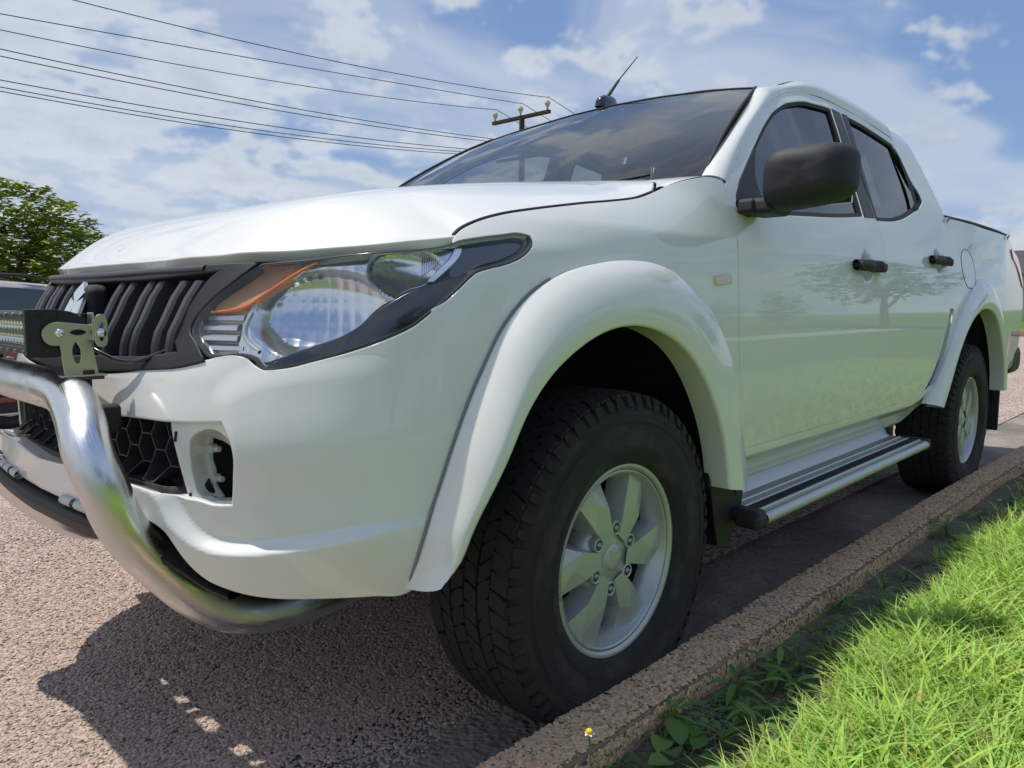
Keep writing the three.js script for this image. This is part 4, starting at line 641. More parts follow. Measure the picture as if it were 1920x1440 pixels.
// roof side rail and rear pillar
sideMirrorAll('rear_pillar', panel(SIDE, outline([[3.62, 1.735, 1], [3.69, 1.654, 1], [3.76, 1.654, 1], [3.84, 1.60], [3.90, 1.53], [3.96, 1.45], [4.01, 1.38], [4.05, 1.31], [4.06, 1.25], [4.045, 1.18], [4.03, 1.10], [4.01, 1.02], [3.99, .95, 1], [4.06, .95, 1], [4.085, 1.05], [4.10, 1.15], [4.13, 1.26], [4.12, 1.32], [4.11, 1.37], [4.05, 1.50], [3.98, 1.62], [3.93, 1.69], [3.86, 1.735, 1]].map((p) => p), .02), { cell: .02, edge: .012 }), mPaint);
// windscreen, A-pillars, roof
const wsL = [[.484, 1.307, .765], [.571, 1.376, .751], [.744, 1.485, .712], [.935, 1.598, .661], [1.069, 1.678, .620]];
const wsSide = path3(wsL), wsF = pchip([0, .2, .35, .5, .62, .7], [1.135, 1.130, 1.120, 1.10, 1.069, 1.04]), wsG = pchip([0, .2, .35, .5, .62, .7], [1.740, 1.733, 1.720, 1.702, 1.678, 1.66]), wsUp = (z) => [wsF(Math.abs(z)), wsG(Math.abs(z))];
function WS(a, b, out = 0) {                    // a: -1..1 across, b: 0 foot .. 1 head
  const e = wsSide(b * wsSide.length_), zt = a * e[2], t = wsUp(a * .62), base = [.37 + .131 * Math.pow(Math.abs(a), 2.2), 1.258 + .052 * a * a];
  const sx = lerp(base[0], t[0], b), sy = lerp(base[1], t[1], b), bow = 4 * b * (1 - b), ebx = e[0] - lerp(wsL[0][0], wsL[4][0], b), eby = e[1] - lerp(wsL[0][1], wsL[4][1], b);
  return [sx + ebx * Math.abs(a) - .010 * bow - .53 * out, sy + eby * Math.abs(a) + .018 * bow + .85 * out, zt];
}
part('windscreen', panel(WS, [[-1, 0], [1, 0], [1, 1], [-1, 1]].flatMap((p, i, r) => { const q = r[(i + 1) % 4]; return range(0, 1, 30).slice(0, -1).map((t) => [lerp(p[0], q[0], t), lerp(p[1], q[1], t)]); }), { cell: .05, edge: 0 }), mWind, truck);
{ const o = [[-1, 0], [1, 0], [1, 1], [-1, 1]].flatMap((p, i, r) => { const q = r[(i + 1) % 4]; return range(0, 1, 30).slice(0, -1).map((t) => [lerp(p[0], q[0], t), lerp(p[1], q[1], t)]); });
  const inn = round2([[-.84, .07], [0, .05], [.84, .07], [.895, .2], [.93, .42], [.948, .88], [.90, .945], [0, .955], [-.90, .945], [-.948, .88], [-.93, .42], [-.895, .2]], true, .05);
  part('windscreen_band', panel((a, b, k) => WS(a, b, k - .003), keyhole(o, inn), { cell: .05, edge: 0 }), phy([.012, .011, .013], .9, { specularIntensity: .1 }), truck, 'black ceramic border of the windscreen');
  for (const sg of [1, -1]) part('windscreen_trim', tube(range(0, 1, 16).map((b) => WS(sg * .998, b, .002)), .0042, 40, 8), mSeal, truck);
  part('windscreen_trim', tube(range(-1, 1, 20).map((a) => WS(a, .988, .001)), .003, 50, 8), mSeal, truck); }
{ const atY = (y) => { const i = doorTop.findIndex((p) => p[1] >= y), a = doorTop[i - 1], b = doorTop[i]; return [lerp(a[0], b[0], (y - a[1]) / (b[1] - a[1])), y]; }; const R = (x) => skin(sOfX(x), 1.735), pairs = [[wsL[0], doorTop[0]], [wsL[1], atY(1.345)], [wsL[2], atY(1.455)], [wsL[3], atY(1.565)], [wsL[4], atY(1.628)], [R(1.22), [2.745, 1.684]], [R(1.40), [2.92, 1.680]], [R(1.6), [3.10, 1.671]], [R(1.85), [3.40, 1.658]], [R(2.12), [3.70, 1.653]]].map(([w, d]) => [w, skin(...d)]);
  const ix = pairs.map((_, i) => i), W = [0, 1, 2].map((c) => natural(ix, pairs.map((p) => p[0][c]))), D = [0, 1, 2].map((c) => natural(ix, pairs.map((p) => p[1][c])));
  const rows = range(0, 9, 90).map((t) => { const w = W.map((f) => f(t)), d = D.map((f) => f(t)), k = smooth(3, 6, t), nx = lerp(-.45, 0, k), ny = lerp(.35, .62, k), nz = lerp(.82, .78, k); return range(0, 1, 10).map((f) => { const b = 4 * f * (1 - f) * lerp(.013, .022, smooth(0, 4, t)), q = [lerp(w[0], d[0], f), lerp(w[1], d[1], f), lerp(w[2], d[2], f)]; return [q[0] + nx * b, q[1] + ny * b, q[2] + nz * b]; }); });
  const inn = rows.slice(0, 42).map((r) => [r[0], [r[0][0] + .02, r[0][1] - .012, r[0][2] - .01]]), inn2 = rows.map((r) => [r[10], [r[10][0] + .004, r[10][1] - .004, r[10][2] - .016]]);
  sideMirrorAll('pillar', joined([sheet(rows), sheet(inn), sheet(inn2)]), mPaint, 'white windscreen pillar running on as the roof side'); }
{ const Y = (x, a) => 1.742 + .050 * smooth(1.1, 1.6, x) - .020 * smooth(1.9, 2.45, x);
  const rows = range(0, 1, 30).map((t) => { const edge = t; return range(-1, 1, 24).map((f) => { const a = Math.abs(f); const fr = wsUp(f * .62), sr = skin(sOfX(lerp(1.07, 2.40, t)), 1.735), ze = lerp(.62, sr[2], smooth(0, .12, t)); const x = lerp(fr[0], 2.42 - .03 * a * a, t), yc = Y(x, a) + .006, ye = lerp(fr[1], sr[1], smooth(0, .16, t)); const z = f * ze; return [x, lerp(yc, ye, Math.pow(a, 2.4)) * 1 + (t === 0 ? 0 : 0) + (t < .16 ? (fr[1] - lerp(yc, ye, Math.pow(a, 2.4))) * (1 - smooth(0, .16, t)) : 0) + .001, z]; }); });
  part('roof', joined([sheet(rows), sheet([rows[0], rows[0].map((p) => [p[0] + .01, p[1] - .012, p[2]])])]), mPaint, truck); }
// bed
sideMirrorAll('bed_side', panel(SIDE, inset2(outline([[4.095, 1.372, 1], [4.441, 1.366], [4.733, 1.362], [5.1, 1.364], [5.42, 1.366, 1], [5.56, 1.34], [5.68, 1.29], [5.80, 1.25], [5.90, 1.20], [5.94, 1.10], [5.93, .95], [5.88, .78], [5.80, .66], [5.68, .60], [5.4, .58], [5.16, .56, 1], ...rA.map((p) => [sOfX(p[0]) + 0, p[1]]).reverse().map(([s, y]) => [lerp(s, sOfX(3), .06), lerp(y, .5, .05)]), [3.77, .56, 1], [3.90, .69], [4.0, .84], [4.055, .96], [4.085, 1.05], [4.10, 1.15], [4.13, 1.26], [4.12, 1.32]], .02), .003), { cell: .02, edge: .02 }), mPaint);
sideMirrorAll('tail_light', panel((s, y, o) => SIDE(s, y, o + .006), outline([[5.52, 1.285], [5.70, 1.275], [5.84, 1.235], [5.91, 1.18], [5.92, 1.08], [5.88, 1.10], [5.80, 1.17], [5.66, 1.225], [5.56, 1.25]], .015), { cell: .02, edge: .01 }), phy([.5, .02, .03], .15, { clearcoat: 1 }));
{ const top = [4.10, 4.441, 4.733, 5.1, 5.42].map((s) => { const p = skin(s, 1.366); return p; });
  sideMirrorAll('bed_rail', joined([tube(top.map(([x, y, z]) => [x, y + .006, z - .012]), .010, 40, 8), sheet([top.map((p) => p), top.map(([x, y, z]) => [x, y - .01, z - .09])])]), mPlastic);
  part('tonneau_cover', sheet(range(-.80, .80, 8).map((z) => range(2.62, 3.92, 6).map((x) => [x, 1.362 + .012 * (1 - z * z / .64), z]))), mDark, truck);
  for (const x of [2.62, 3.86]) { const p = skin(sOfX(x), 1.36); part('tonneau_hook', joined([new THREE.TorusGeometry(.011, .0022, 6, 16).translate(p[0], p[1] - .004, p[2] + .01), new THREE.TorusGeometry(.012, .002, 6, 16).rotateY(1.2).translate(p[0] + .03, p[1] + .008, p[2])]), mBoltGrey, truck); }
  part('bed_front_wall', box(2.62, 1.05, 0, .03, .62, 1.60), mPaint, truck); part('tailgate', box(4.40, 1.03, 0, .05, .62, 1.40, .02), mPaint, truck);
  part('bed_floor', box(3.5, .76, 0, 1.8, .03, 1.5), mDark, truck); }
part('rear_bumper', joined([box(4.40, .62, 0, .16, .18, 1.50, .05), ...[1, -1].map((s) => box(4.28, .63, s * .765, .30, .19, .13, .06))]), mPlastic, truck);
{ const c = [4.305, 1.16]; const p = [[4.288, 1.224], [4.235, 1.187], [4.224, 1.12], [4.27, 1.06], [4.352, 1.045], [4.43, 1.06], [4.46, 1.13], [4.43, 1.2], [4.36, 1.23]]; const o = outline(p, .012); part('fuel_flap', joined([panel((s, y, k) => SIDE(s, y, k + .001), inset2(o, .004), { cell: .02, edge: .004 })]), mPaint, truck); part('fuel_flap_gap', tube([...o, o[0]].map((q) => SIDE(...q, .0002)), .0016, 80, 5), mSeal, truck); }
// side indicator
sideMirrorAll('side_indicator', panel((s, y, o) => SIDE(s, y, o + .009 - .5 * Math.abs(s - 1.9) * .1), outline([[1.862, 1.031, 1], [1.935, 1.040, 1], [1.945, 1.028], [1.942, 1.020, 1], [1.868, 1.012, 1]], .006), { cell: .01, edge: .008, lip: .003 }), phy([.95, .84, .72], .15, { transmission: .5, thickness: 0 }));
// door mirror
function mirrorHead() {
  const rows = [], cx = .605, cy = 1.292, cz = 1.015; const nx = 28;
  for (let i = 0; i <= nx; i++) { const t = i / nx, ph = lerp(-Math.PI / 2, Math.PI / 2, t), sx = Math.sign(Math.sin(ph)) * Math.pow(Math.abs(Math.sin(ph)), 1.0), rr = Math.pow(Math.max(0, Math.cos(ph)), .45); const r = []; for (let j = 0; j <= 40; j++) { const a = j / 40 * 2 * Math.PI, c = Math.cos(a), s = Math.sin(a), e = .52, w = .106, h = .078; let z = Math.sign(c) * Math.pow(Math.abs(c), e) * w, y = Math.sign(s) * Math.pow(Math.abs(s), e) * h; y *= 1 - .06 * (z / w); y += z * .10; const front = sx < 0 ? .086 : .06; r.push([cx + sx * front * (1 - .0 * rr) + z * rr * .30, cy + y * rr, cz + z * rr]); } rows.push(r); }
  return sheet(rows);
}
for (const m of [(g) => g, mirrorZ]) { const k = new THREE.Group(); k.name = 'door_mirror'; truck.add(k); part('mirror_shell', m(mirrorHead()), mPlastic, k);
  part('mirror_arm', m(joined([box(.60, 1.222, .895, .13, .042, .09, .014), box(.585, 1.222, .87, .12, .04, .05, .012)])), mPlastic, k);
  part('mirror_glass', m(box(.672, 1.29, 1.01, .006, .13, .17, .002).applyMatrix4(new THREE.Matrix4())), mChrome, k); }
// sill and side step
sideMirrorAll('sill', (() => { const prof = [[.874, .566], [.872, .545], [.868, .535], [.852, .522], [.835, .505], [.828, .47], [.815, .455], [.78, .44], [.70, .43]]; return sheet(range(.50, 2.36, 20).map((x) => prof.map(([z, y]) => [x, y + .008 * smooth(.5, 2.3, x) + (x > 2.0 ? .05 * smooth(2.05, 2.36, x) : 0), z]))); })(), mPaint);
{ const prof = [[.770, .462], [.782, .440], [.790, .412], [.800, .400], [.815, .396], [.826, .3955], [.828, .399], [.832, .399], [.834, .395], [.858, .394], [.860, .3975], [.864, .3975], [.866, .3935], [.902, .392], [.904, .3955], [.909, .3955], [.911, .3915], [.925, .391]];
  const nose = range(0, 1, 12).map((t) => { const a = lerp(Math.PI / 2, -Math.PI * .6, t); return [.928 + Math.cos(a) * .017, .374 + Math.sin(a) * .017]; });
  for (const m of [(g) => g, mirrorZ]) { const k = new THREE.Group(); k.name = 'side_step'; truck.add(k); const mStep = std([.52, .54, .55], .42, { metalness: .8 });
    part('tread_plate', m(sheet([.56, .8, 1.2, 1.6, 2.06].map((x) => prof.map(([z, y]) => [x, y + .010 * (x - .56), z])), { crease: .5 })), mStep, k);
    part('step_tube', m(sheet([.585, .8, 1.2, 1.6, 2.06].map((x) => nose.map(([z, y]) => [x, y + .010 * (x - .56), z])))), mStep, k);
    part('grip_strip', m(joined([.872, .879, .886, .893].map((z) => tube([.60, 1.2, 2.05].map((x) => [x, .3945 + .010 * (x - .56), z]), .0022, 4, 6)).concat([sheet([.58, 2.06].map((x) => [[x, .3945 + .010 * (x - .56), .868], [x, .3942 + .010 * (x - .56), .899]]))]))), mRubber, k);
    part('end_cap', m(joined([box(.56, .386, .880, .055, .036, .12, .014), box(.552, .374, .905, .06, .044, .08, .018)])), mPlastic, k); part('end_cap', m(joined([box(2.075, .392, .875, .03, .045, .14, .012), box(2.05, .44, .785, .06, .09, .03, .012)])), mPlastic, k);
    for (const x of [.9, 1.7]) part('step_bracket', m(box(x, .38, .74, .06, .03, .26)), mDark, k); } }
// ---------- wheels ----------
function wheelParts() {
  const R = .386, r = {}, zo = .885, zi = .625, w = zo - zi;
  const prof = [[.205, zi + .02], [.225, zi + .004], [.28, zi - .004], [.34, zi + .004], [.366, zi + .018], [.3735, zi + .03], [.3745, zi + w / 2], [.3735, zo - .03], [.364, zo - .016], [.345, zo - .006], [.335, zo - .002], [.33, zo - .003], [.3215, zo + .0], [.3205, zo + .0022], [.3175, zo + .0022], [.3165, zo + .0006], [.300, zo + .002], [.285, zo + .003], [.262, zo - .001], [.258, zo + .001], [.24, zo - .006], [.228, zo - .012], [.222, zo - .020], [.205, zo - .03]];
  const base = new THREE.LatheGeometry(prof.map(([a, b]) => new THREE.Vector2(a, b)), 96).rotateX(Math.PI / 2); // axis y -> z
  const blocks = [], rr = rng(3), N = 62;
  const blk = (th, z, dth, dz, sk, h = .0115, lean = 0) => { // a raised tread block on the drum
    const P = (a, zz, rad) => [Math.sin(a) * rad, Math.cos(a) * rad, zz]; const q = [[-1, -1], [1, -1], [1.25, 0], [1, 1], [-1, 1], [-.75, 0]]; const top = q.map(([a, b]) => [th + a * dth + b * sk, z + b * dz]), f = .955;
    const crown = (zz) => R - .9 * Math.pow(Math.abs(zz - zi - w / 2) / (w / 2), 4) * .012; const T = top.map(([a, b]) => P(th + (a - th) * f, z + (b - z) * f, crown(b) + lean * 0)), B = top.map(([a, b]) => P(a, b, R - .0125)); const pos = [], idx = []; [...T, ...B].forEach((p) => pos.push(...p)); for (let i = 1; i < 5; i++) idx.push(0, i, i + 1); for (let i = 0; i < 6; i++) { const j = (i + 1) % 6; idx.push(i, i + 6, j, j, i + 6, j + 6); } const g = geo(pos, idx).toNonIndexed(); g.computeVertexNormals(); return g; };
  for (let i = 0; i < N; i++) { const th = i / N * 2 * Math.PI, d = Math.PI / N;
    for (const [z, dz, ph, sk] of [[-.0925, .0195, 0, .020], [-.056, .0155, .5, -.028], [-.0185, .0175, .2, .024], [.0185, .0175, .7, -.024], [.056, .0155, .1, .028], [.0925, .0195, .6, -.020]]) blocks.push(blk(th + ph * 2 * d + (rr() - .5) * .014, zi + w / 2 + z + (rr() - .5) * .003, d * (.86 + .06 * rr()), dz, sk * (.7 + .6 * rr()))); 
    // shoulder lugs run down the sidewall
    for (const sg of [1, -1]) { const a0 = th + (i % 2 ? 0 : .01), a1 = a0 + d * (i % 2 ? 1.25 : 1.05), zc = zi + w / 2, P = (a, rad, z) => [Math.sin(a) * rad, Math.cos(a) * rad, zc + sg * z], len = i % 2 ? .334 : .345; const rows = [a0, a1].map((a, q) => [P(a + (q ? -.01 : .01), .378, .106), P(a + (q ? -.006 : .006), .376, .117), P(a, .366, .1215), P(a, len + .008, .1262), P(a, len + .006, .121)]); blocks.push(sheet(sg > 0 ? rows : rows.slice().reverse(), { crease: .6 })); for (const q of [0, 1]) blocks.push(sheet([rows[q], rows[q].map(([x, y, z]) => [x * .985, y * .985, z - sg * .012])])); } }
  r.tyre = joined([base, ...blocks]);
  // alloy: barrel, flange
  const fl = [[.179, zo - .085], [.181, zo - .072], [.186, zo - .060], [.195, zo - .042], [.199, zo - .032], [.2015, zo - .026], [.2035, zo - .030], [.2075, zo - .029], [.2095, zo - .024], [.2145, zo - .021], [.2205, zo - .021], [.2235, zo - .024], [.2235, zo - .03], [.214, zo - .036]];
  r.rim = new THREE.LatheGeometry(fl.map(([a, b]) => new THREE.Vector2(a, b)), 96).rotateX(Math.PI / 2);
  // six bladed, twisted spokes
  const zf = zo - .034, sp = [];
  for (let k = 0; k < 6; k++) { const a = k * Math.PI / 3 + .30, c = Math.cos(a), s = Math.sin(a), T = ([u, v, h]) => [u * c - v * s, u * s + v * c, zf + h];
    const A = [.048, -.017, -.004], B = [.05, .017, -.004], C = [.098, .036, -.002], D = [.190, .066, -.008], E = [.206, .012, -.010], F = [.199, -.044, -.032], G = [.120, -.026, -.003], H = [.150, .010, -.001];
    const tri = (p, q, t) => { const g = geo([...T(p), ...T(q), ...T(t)], [0, 1, 2]).toNonIndexed(); g.computeVertexNormals(); return g; };
    sp.push(tri(A, H, B), tri(B, H, C), tri(C, H, D), tri(H, E, D), tri(A, G, H), tri(G, E, H), tri(G, F, E));
    const low = (p, d) => [p[0], p[1], p[2] - d], wall = (p, q, d) => sp.push(tri(p, q, low(q, d)), tri(p, low(q, d), low(p, d)));
    const spread = (p, k2) => [p[0], p[1] * 1 + k2, p[2] - .055];
    for (const [p, q, w1] of [[A, G, -.008], [G, F, -.010], [B, C, .008], [C, D, .010]]) { sp.push(tri(p, q, spread(q, w1)), tri(p, spread(q, w1), spread(p, w1))); } }
  r.spokes = joined(sp); r.barrel = new THREE.LatheGeometry([[.2, zi + .02], [.19, zi + .05], [.186, zo - .12], [.180, zo - .087]].map(([a, b]) => new THREE.Vector2(a, b)), 64).rotateX(Math.PI / 2);
  const hub = [[.0, -.008], [.034, -.008], [.036, -.012], [.05, -.010], [.075, -.016], [.088, -.024], [.096, -.045], [.1, -.075]];
  r.hub = new THREE.LatheGeometry(hub.map(([a, b]) => new THREE.Vector2(a, zf + b)).reverse(), 48).rotateX(Math.PI / 2);
  const pk = [], nt = []; for (let k = 0; k < 6; k++) { const a = k * Math.PI / 3 + .30 + .52, x = Math.cos(a) * .0698, y = Math.sin(a) * .0698; pk.push(new THREE.LatheGeometry([[.0125, -.006], [.015, -.003], [.0175, -.006], [.0185, -.03]].map(([p, q]) => new THREE.Vector2(p, q)), 20).rotateX(Math.PI / 2).translate(x, y, zf)); nt.push(new THREE.CylinderGeometry(.0085, .0105, .03, 6).rotateX(Math.PI / 2).translate(x, y, zf - .022), new THREE.SphereGeometry(.008, 10, 6).translate(x, y, zf - .008)); }
  r.pockets = pk; r.nuts = nt; r.well = joined(Array.from({ length: 6 }, (_, k) => { const a = k * Math.PI / 3 + .82; return new THREE.CircleGeometry(.0128, 18).translate(Math.cos(a) * .0698, Math.sin(a) * .0698, zf - .0065 - .008); }));
  const dia = (ang) => { const c = Math.cos(ang), s = Math.sin(ang), P = [[0, 0], [.0125, .0072], [.025, 0], [.0125, -.0072]]; return plate(P.map(([x, y]) => [x * c - y * s, x * s + y * c]), .001, .0006); };
  r.cap = joined([new THREE.LatheGeometry([[.0, -.003], [.022, -.0035], [.029, -.006], [.0325, -.010]].map(([p, q]) => new THREE.Vector2(p, q)).reverse(), 40).rotateX(Math.PI / 2).translate(0, 0, zf), joined([dia(Math.PI / 2), dia(Math.PI / 2 + 2.094), dia(Math.PI / 2 - 2.094)]).translate(0, 0, zf - .004)]);
  r.disc = new THREE.CylinderGeometry(.145, .145, .025, 48).rotateX(Math.PI / 2).translate(0, 0, zf - .16);
  r.shield = joined([new THREE.CircleGeometry(.180, 48).translate(0, 0, zf - .115)]);
  r.weights = joined([0, 1, 2, 3].map((i) => { const a = 3.05 + i * .075; return box(Math.cos(a) * .218, Math.sin(a) * .218, zo - .019, .010, .014, .004, .002); }));
  return r;
}
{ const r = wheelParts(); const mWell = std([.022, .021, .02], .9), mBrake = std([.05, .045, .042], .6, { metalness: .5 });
  for (const [x, sg, spin] of [[0, 1, .62], [3, 1, .2], [0, -1, .3], [3, -1, 1]]) { const w = new THREE.Group(); w.name = 'wheel'; truck.add(w); w.position.set(x, .384, 0); const m = sg > 0 ? (g) => g : mirrorZ, rot = (g) => m(g).rotateZ(spin);
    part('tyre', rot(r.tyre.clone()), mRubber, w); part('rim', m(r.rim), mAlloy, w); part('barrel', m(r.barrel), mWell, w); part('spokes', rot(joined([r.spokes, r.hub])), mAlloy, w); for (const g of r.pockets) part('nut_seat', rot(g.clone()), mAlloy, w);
    if (sg > 0) { for (let k = 0; k < 6; k++) part('wheel_nut', rot(joined([r.nuts[2 * k], r.nuts[2 * k + 1]])), mBoltGrey, w); part('balance_weights', m(r.weights), mBoltGrey, w); }
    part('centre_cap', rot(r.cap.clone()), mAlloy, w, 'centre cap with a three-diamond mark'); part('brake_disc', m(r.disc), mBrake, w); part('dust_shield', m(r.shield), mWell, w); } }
// ---------- bull bar ----------
{ const b = new THREE.Group(); b.name = 'bull_bar'; truck.add(b);
  const L = [[-.943, .797, 0], [-.943, .797, .15], [-.945, .796, .25], [-.949, .787, .325], [-.957, .755, .395], [-.965, .709, .450], [-.955, .660, .475], [-.927, .583, .470], [-.893, .528, .460], [-.855, .480, .452], [-.804, .421, .445], [-.752, .375, .442], [-.711, .350, .442], [-.656, .334, .443], [-.582, .327, .442], [-.488, .328, .437], [-.391, .332, .424]];
  part('tube', tube([...L.slice(1).reverse().map(([x, y, z]) => [x, y, -z]), ...L], .040, 300, 28), mTube, b, 'polished steel hoop');
  for (const s of [1, -1]) part('mount_pad', box(-.905, .752, s * .36, .05, .05, .03, .008), mPlastic, b);
  for (const s of [1, -1]) part('tube_cap', rod([-.391, .332, s * .424], [-.385, .3322, s * .423], .0415, 20), mPlastic, b);
  const arc = (z, a, r = .0405) => [-.943 - Math.cos(a) * r, .797 + Math.sin(a) * r, z], lbl = (z0, z1, a0, a1, r) => sheet(range(z0, z1, 4).map((z) => range(a0, a1, 8).map((a) => arc(z, a, r))));
  part('sticker', lbl(-.31, -.175, -.42, .45, .0404), std([.02, .02, .02], .4), b, 'black edged label wrapped on the hoop'); part('sticker_face', lbl(-.305, -.18, -.36, .39, .0407), std([.75, .77, .76], .4), b); }
// light bar on top of the hoop
{ const k = new THREE.Group(); k.name = 'light_bar'; truck.add(k); const X = -.958, Y = .906, ZE = .292, hh = .038;
  const prof = [[-.045, -hh], [-.040, -hh], [-.036, -.030], [-.036, .030], [-.040, hh], [-.045, hh]];
  const sec = [[-.047, -.026], [-.047, -.034], [-.042, -.038], [.02, -.038], [.045, -.022], [.05, 0], [.045, .022], [.02, .038], [-.042, .038], [-.047, .034], [-.047, .026], [-.028, .024], [-.028, -.024], [-.047, -.026]];
  part('housing', sheet([-ZE, 0, ZE].map((z) => sec.map(([x, y]) => [X + x, Y + y, z])), { crease: .5 }), mPlastic, k);
  const fins = []; for (let i = 0; i < 9; i++) fins.push(box(X + .02, Y - .034 + i * .0085, 0, .07, .002, ZE * 2 - .01, .0005)); part('cooling_fins', joined(fins), mPlastic, k).userData.kind = 'stuff';
  part('reflector_tray', sheet([-ZE + .03, ZE - .03].map((z) => [[X - .034, Y - .023, z], [X - .024, Y - .018, z], [X - .024, Y + .018, z], [X - .034, Y + .023, z]])), mChrome, k);
  const cups = []; for (let i = 0; i < 27; i++) for (const y of [-.011, .011]) cups.push(new THREE.LatheGeometry([[.002, .0], [.006, .002], [.0095, .008], [.010, .0085]].map(([a, c]) => new THREE.Vector2(a, c)), 12).rotateZ(Math.PI / 2).translate(X - .024, Y + y, -.265 + i * .0204)); part('led_cups', joined(cups), mChrome, k).userData.kind = 'stuff';
  part('lens', sheet([-ZE, 0, ZE].map((z) => [[X - .0405, Y - .025, z], [X - .0405, Y + .025, z]])), mLens, k);
  for (const sg of [1, -1]) {
    const cap = plate(round2([[-.05, -.041], [.0, -.041], [.03, -.034], [.052, -.012], [.052, .012], [.03, .034], [0, .041], [-.05, .041]].map((p) => [...p, p[0] < -.01 ? 1 : 0]), true, .01), .010, .0015); cap.translate(X, Y, sg > 0 ? ZE : -ZE - .010); part('end_cap', cap, mPlastic, k);
    const bolts = []; for (const [x, y] of [[-.028, .031], [.004, .033], [-.02, -.032], [.01, -.030]]) bolts.push(rod([X + x, Y + y, sg * (ZE + .006)], [X + x, Y + y, sg * (ZE + .0135)], .0045, 10)); part('cap_screws', joined(bolts), mGloss, k).userData.kind = 'stuff';
    // slotted bracket of zinc-plated steel
    const T = (p) => plate(p, .003, .0006);
    const sh = new THREE.Shape(round2([[-.012, .018], [-.022, .008], [-.022, -.008], [-.012, -.018], [.004, -.020, 1], [.010, -.075, 1], [.066, -.075, 1], [.052, .016, 1], [.03, .019]], true, .004).map((p) => new THREE.Vector2(...p)));
    const slot = (pts) => new THREE.Path(round2(pts, true, .003).map((p) => new THREE.Vector2(...p)));
    sh.holes.push(slot([[.027, -.018], [.030, -.014], [.033, -.018], [.037, -.048], [.034, -.054], [.029, -.054], [.026, -.048]]), slot([[.020, .003], [.024, .006], [.046, .006], [.050, .003], [.046, 0], [.024, 0]]));
    const g1 = new THREE.ExtrudeGeometry(sh, { depth: .003, bevelEnabled: true, bevelSize: .0005, bevelThickness: .0005, bevelSegments: 1 }).translate(X - .004, Y - .002, sg > 0 ? ZE + .015 : -ZE - .018);
    const s2 = new THREE.Shape(round2([[0, .020], [.003, .027], [.010, .030], [.017, .027], [.020, .020], [.020, 0], [.020, -.020], [.017, -.027], [.010, -.030], [.003, -.027], [0, -.020], [0, 0]], true, .004).map((p) => new THREE.Vector2(...p))); s2.holes.push(slot([[.0065, .014], [.010, .018], [.0135, .014], [.0135, 0], [.0135, -.016], [.010, -.020], [.0065, -.016], [.0065, 0]]));
    const g2 = new THREE.ExtrudeGeometry(s2, { depth: .003, bevelEnabled: true, bevelSize: .0005, bevelThickness: .0005, bevelSegments: 1 }).translate(X + .052, Y + .004, sg > 0 ? ZE + .040 : -ZE - .043);
    part('bracket', joined([g1, g2, box(X + .05, Y + .012, sg * (ZE + .028), .004, .05, .026, .001), box(X + .034, Y - .078, sg * (ZE + .012), .075, .004, .05, .001)]), mZinc, k, 'slotted zinc plated bracket');
    part('bracket_screw', joined([[0, 0, .021], [.062, .0, .046]].flatMap(([x, y, z]) => [new THREE.SphereGeometry(.0085, 16, 8, 0, 6.3, 0, 1.57).rotateX(Math.PI / 2 * sg).translate(X + x, Y + y, sg * (ZE + z - .003)), rod([X + x, Y + y, sg * (ZE + z - .02)], [X + x, Y + y, sg * (ZE + z)], .004, 10)])), mChrome, k);
    part('mount_bolt', joined([rod([X + .045, Y - .135, sg * (ZE + .015)], [X + .045, Y - .07, sg * (ZE + .015)], .006, 10), new THREE.CylinderGeometry(.011, .011, .010, 6).translate(X + .045, Y - .074, sg * (ZE + .015)), box(X + .03, Y - .082, sg * (ZE + .005), .07, .006, .07, .001)]), mRust, k);
    part('mount_nut', joined([new THREE.CylinderGeometry(.012, .012, .010, 6).translate(X + .02, Y - .093, sg * (ZE + .01)), new THREE.CylinderGeometry(.008, .008, .012, 12).translate(X + .02, Y - .102, sg * (ZE + .01))]), std([.55, .52, .42], .5, { metalness: .7 }), k); }
  const sc = []; for (let i = 0; i < 12; i++) for (const y of [-.0335, .0335]) sc.push(rod([X - .0465, Y + y, -.27 + i * .049], [X - .0505, Y + y, -.27 + i * .049], .0032, 8)); part('front_screws', joined(sc), mBoltGrey, k).userData.kind = 'stuff';
  part('cable', tube([[X + .045, Y - .01, ZE - .05], [X + .07, Y - .035, ZE - .01], [X + .09, Y - .052, ZE + .05], [X + .11, Y - .05, ZE + .09], [X + .15, Y - .03, ZE + .12], [X + .20, Y - .005, ZE + .125]], .0042, 50, 10), mGloss, k); }
// ---------- aerial, wipers, cabin ----------
{ const a = new THREE.Group(); a.name = 'aerial'; truck.add(a); const B = [1.235, 1.762, -.12];
  const rows = range(0, 1, 10).map((t) => range(0, 1, 24).map((q) => { const an = q * 6.2832, e = .75, rx = .062 * (1 - .55 * t * t), rz = .026 * (1 - .5 * t * t), c = Math.cos(an), s = Math.sin(an); return [B[0] + .012 * t + Math.sign(c) * Math.pow(Math.abs(c), e) * rx * (t > .97 ? .6 : 1), B[1] + .052 * Math.sqrt(t) * (1 + .0 * c), B[2] + Math.sign(s) * Math.pow(Math.abs(s), e) * rz * (t > .97 ? .5 : 1)]; }));
  part('aerial_base', joined([sheet(rows), sheet([rows[10], rows[10].map(() => [B[0] + .012, B[1] + .054, B[2]])])]), mGloss, a);
  part('aerial_mast', joined([rod([B[0] + .006, B[1] + .045, B[2]], [B[0] + .085, B[1] + .13, B[2]], .0078, 12, .0055), rod([B[0] + .085, B[1] + .13, B[2]], [B[0] + .215, B[1] + .252, B[2]], .0032, 8, .0022), new THREE.SphereGeometry(.003, 8, 6).translate(B[0] + .215, B[1] + .252, B[2])]), mPlastic, a); }
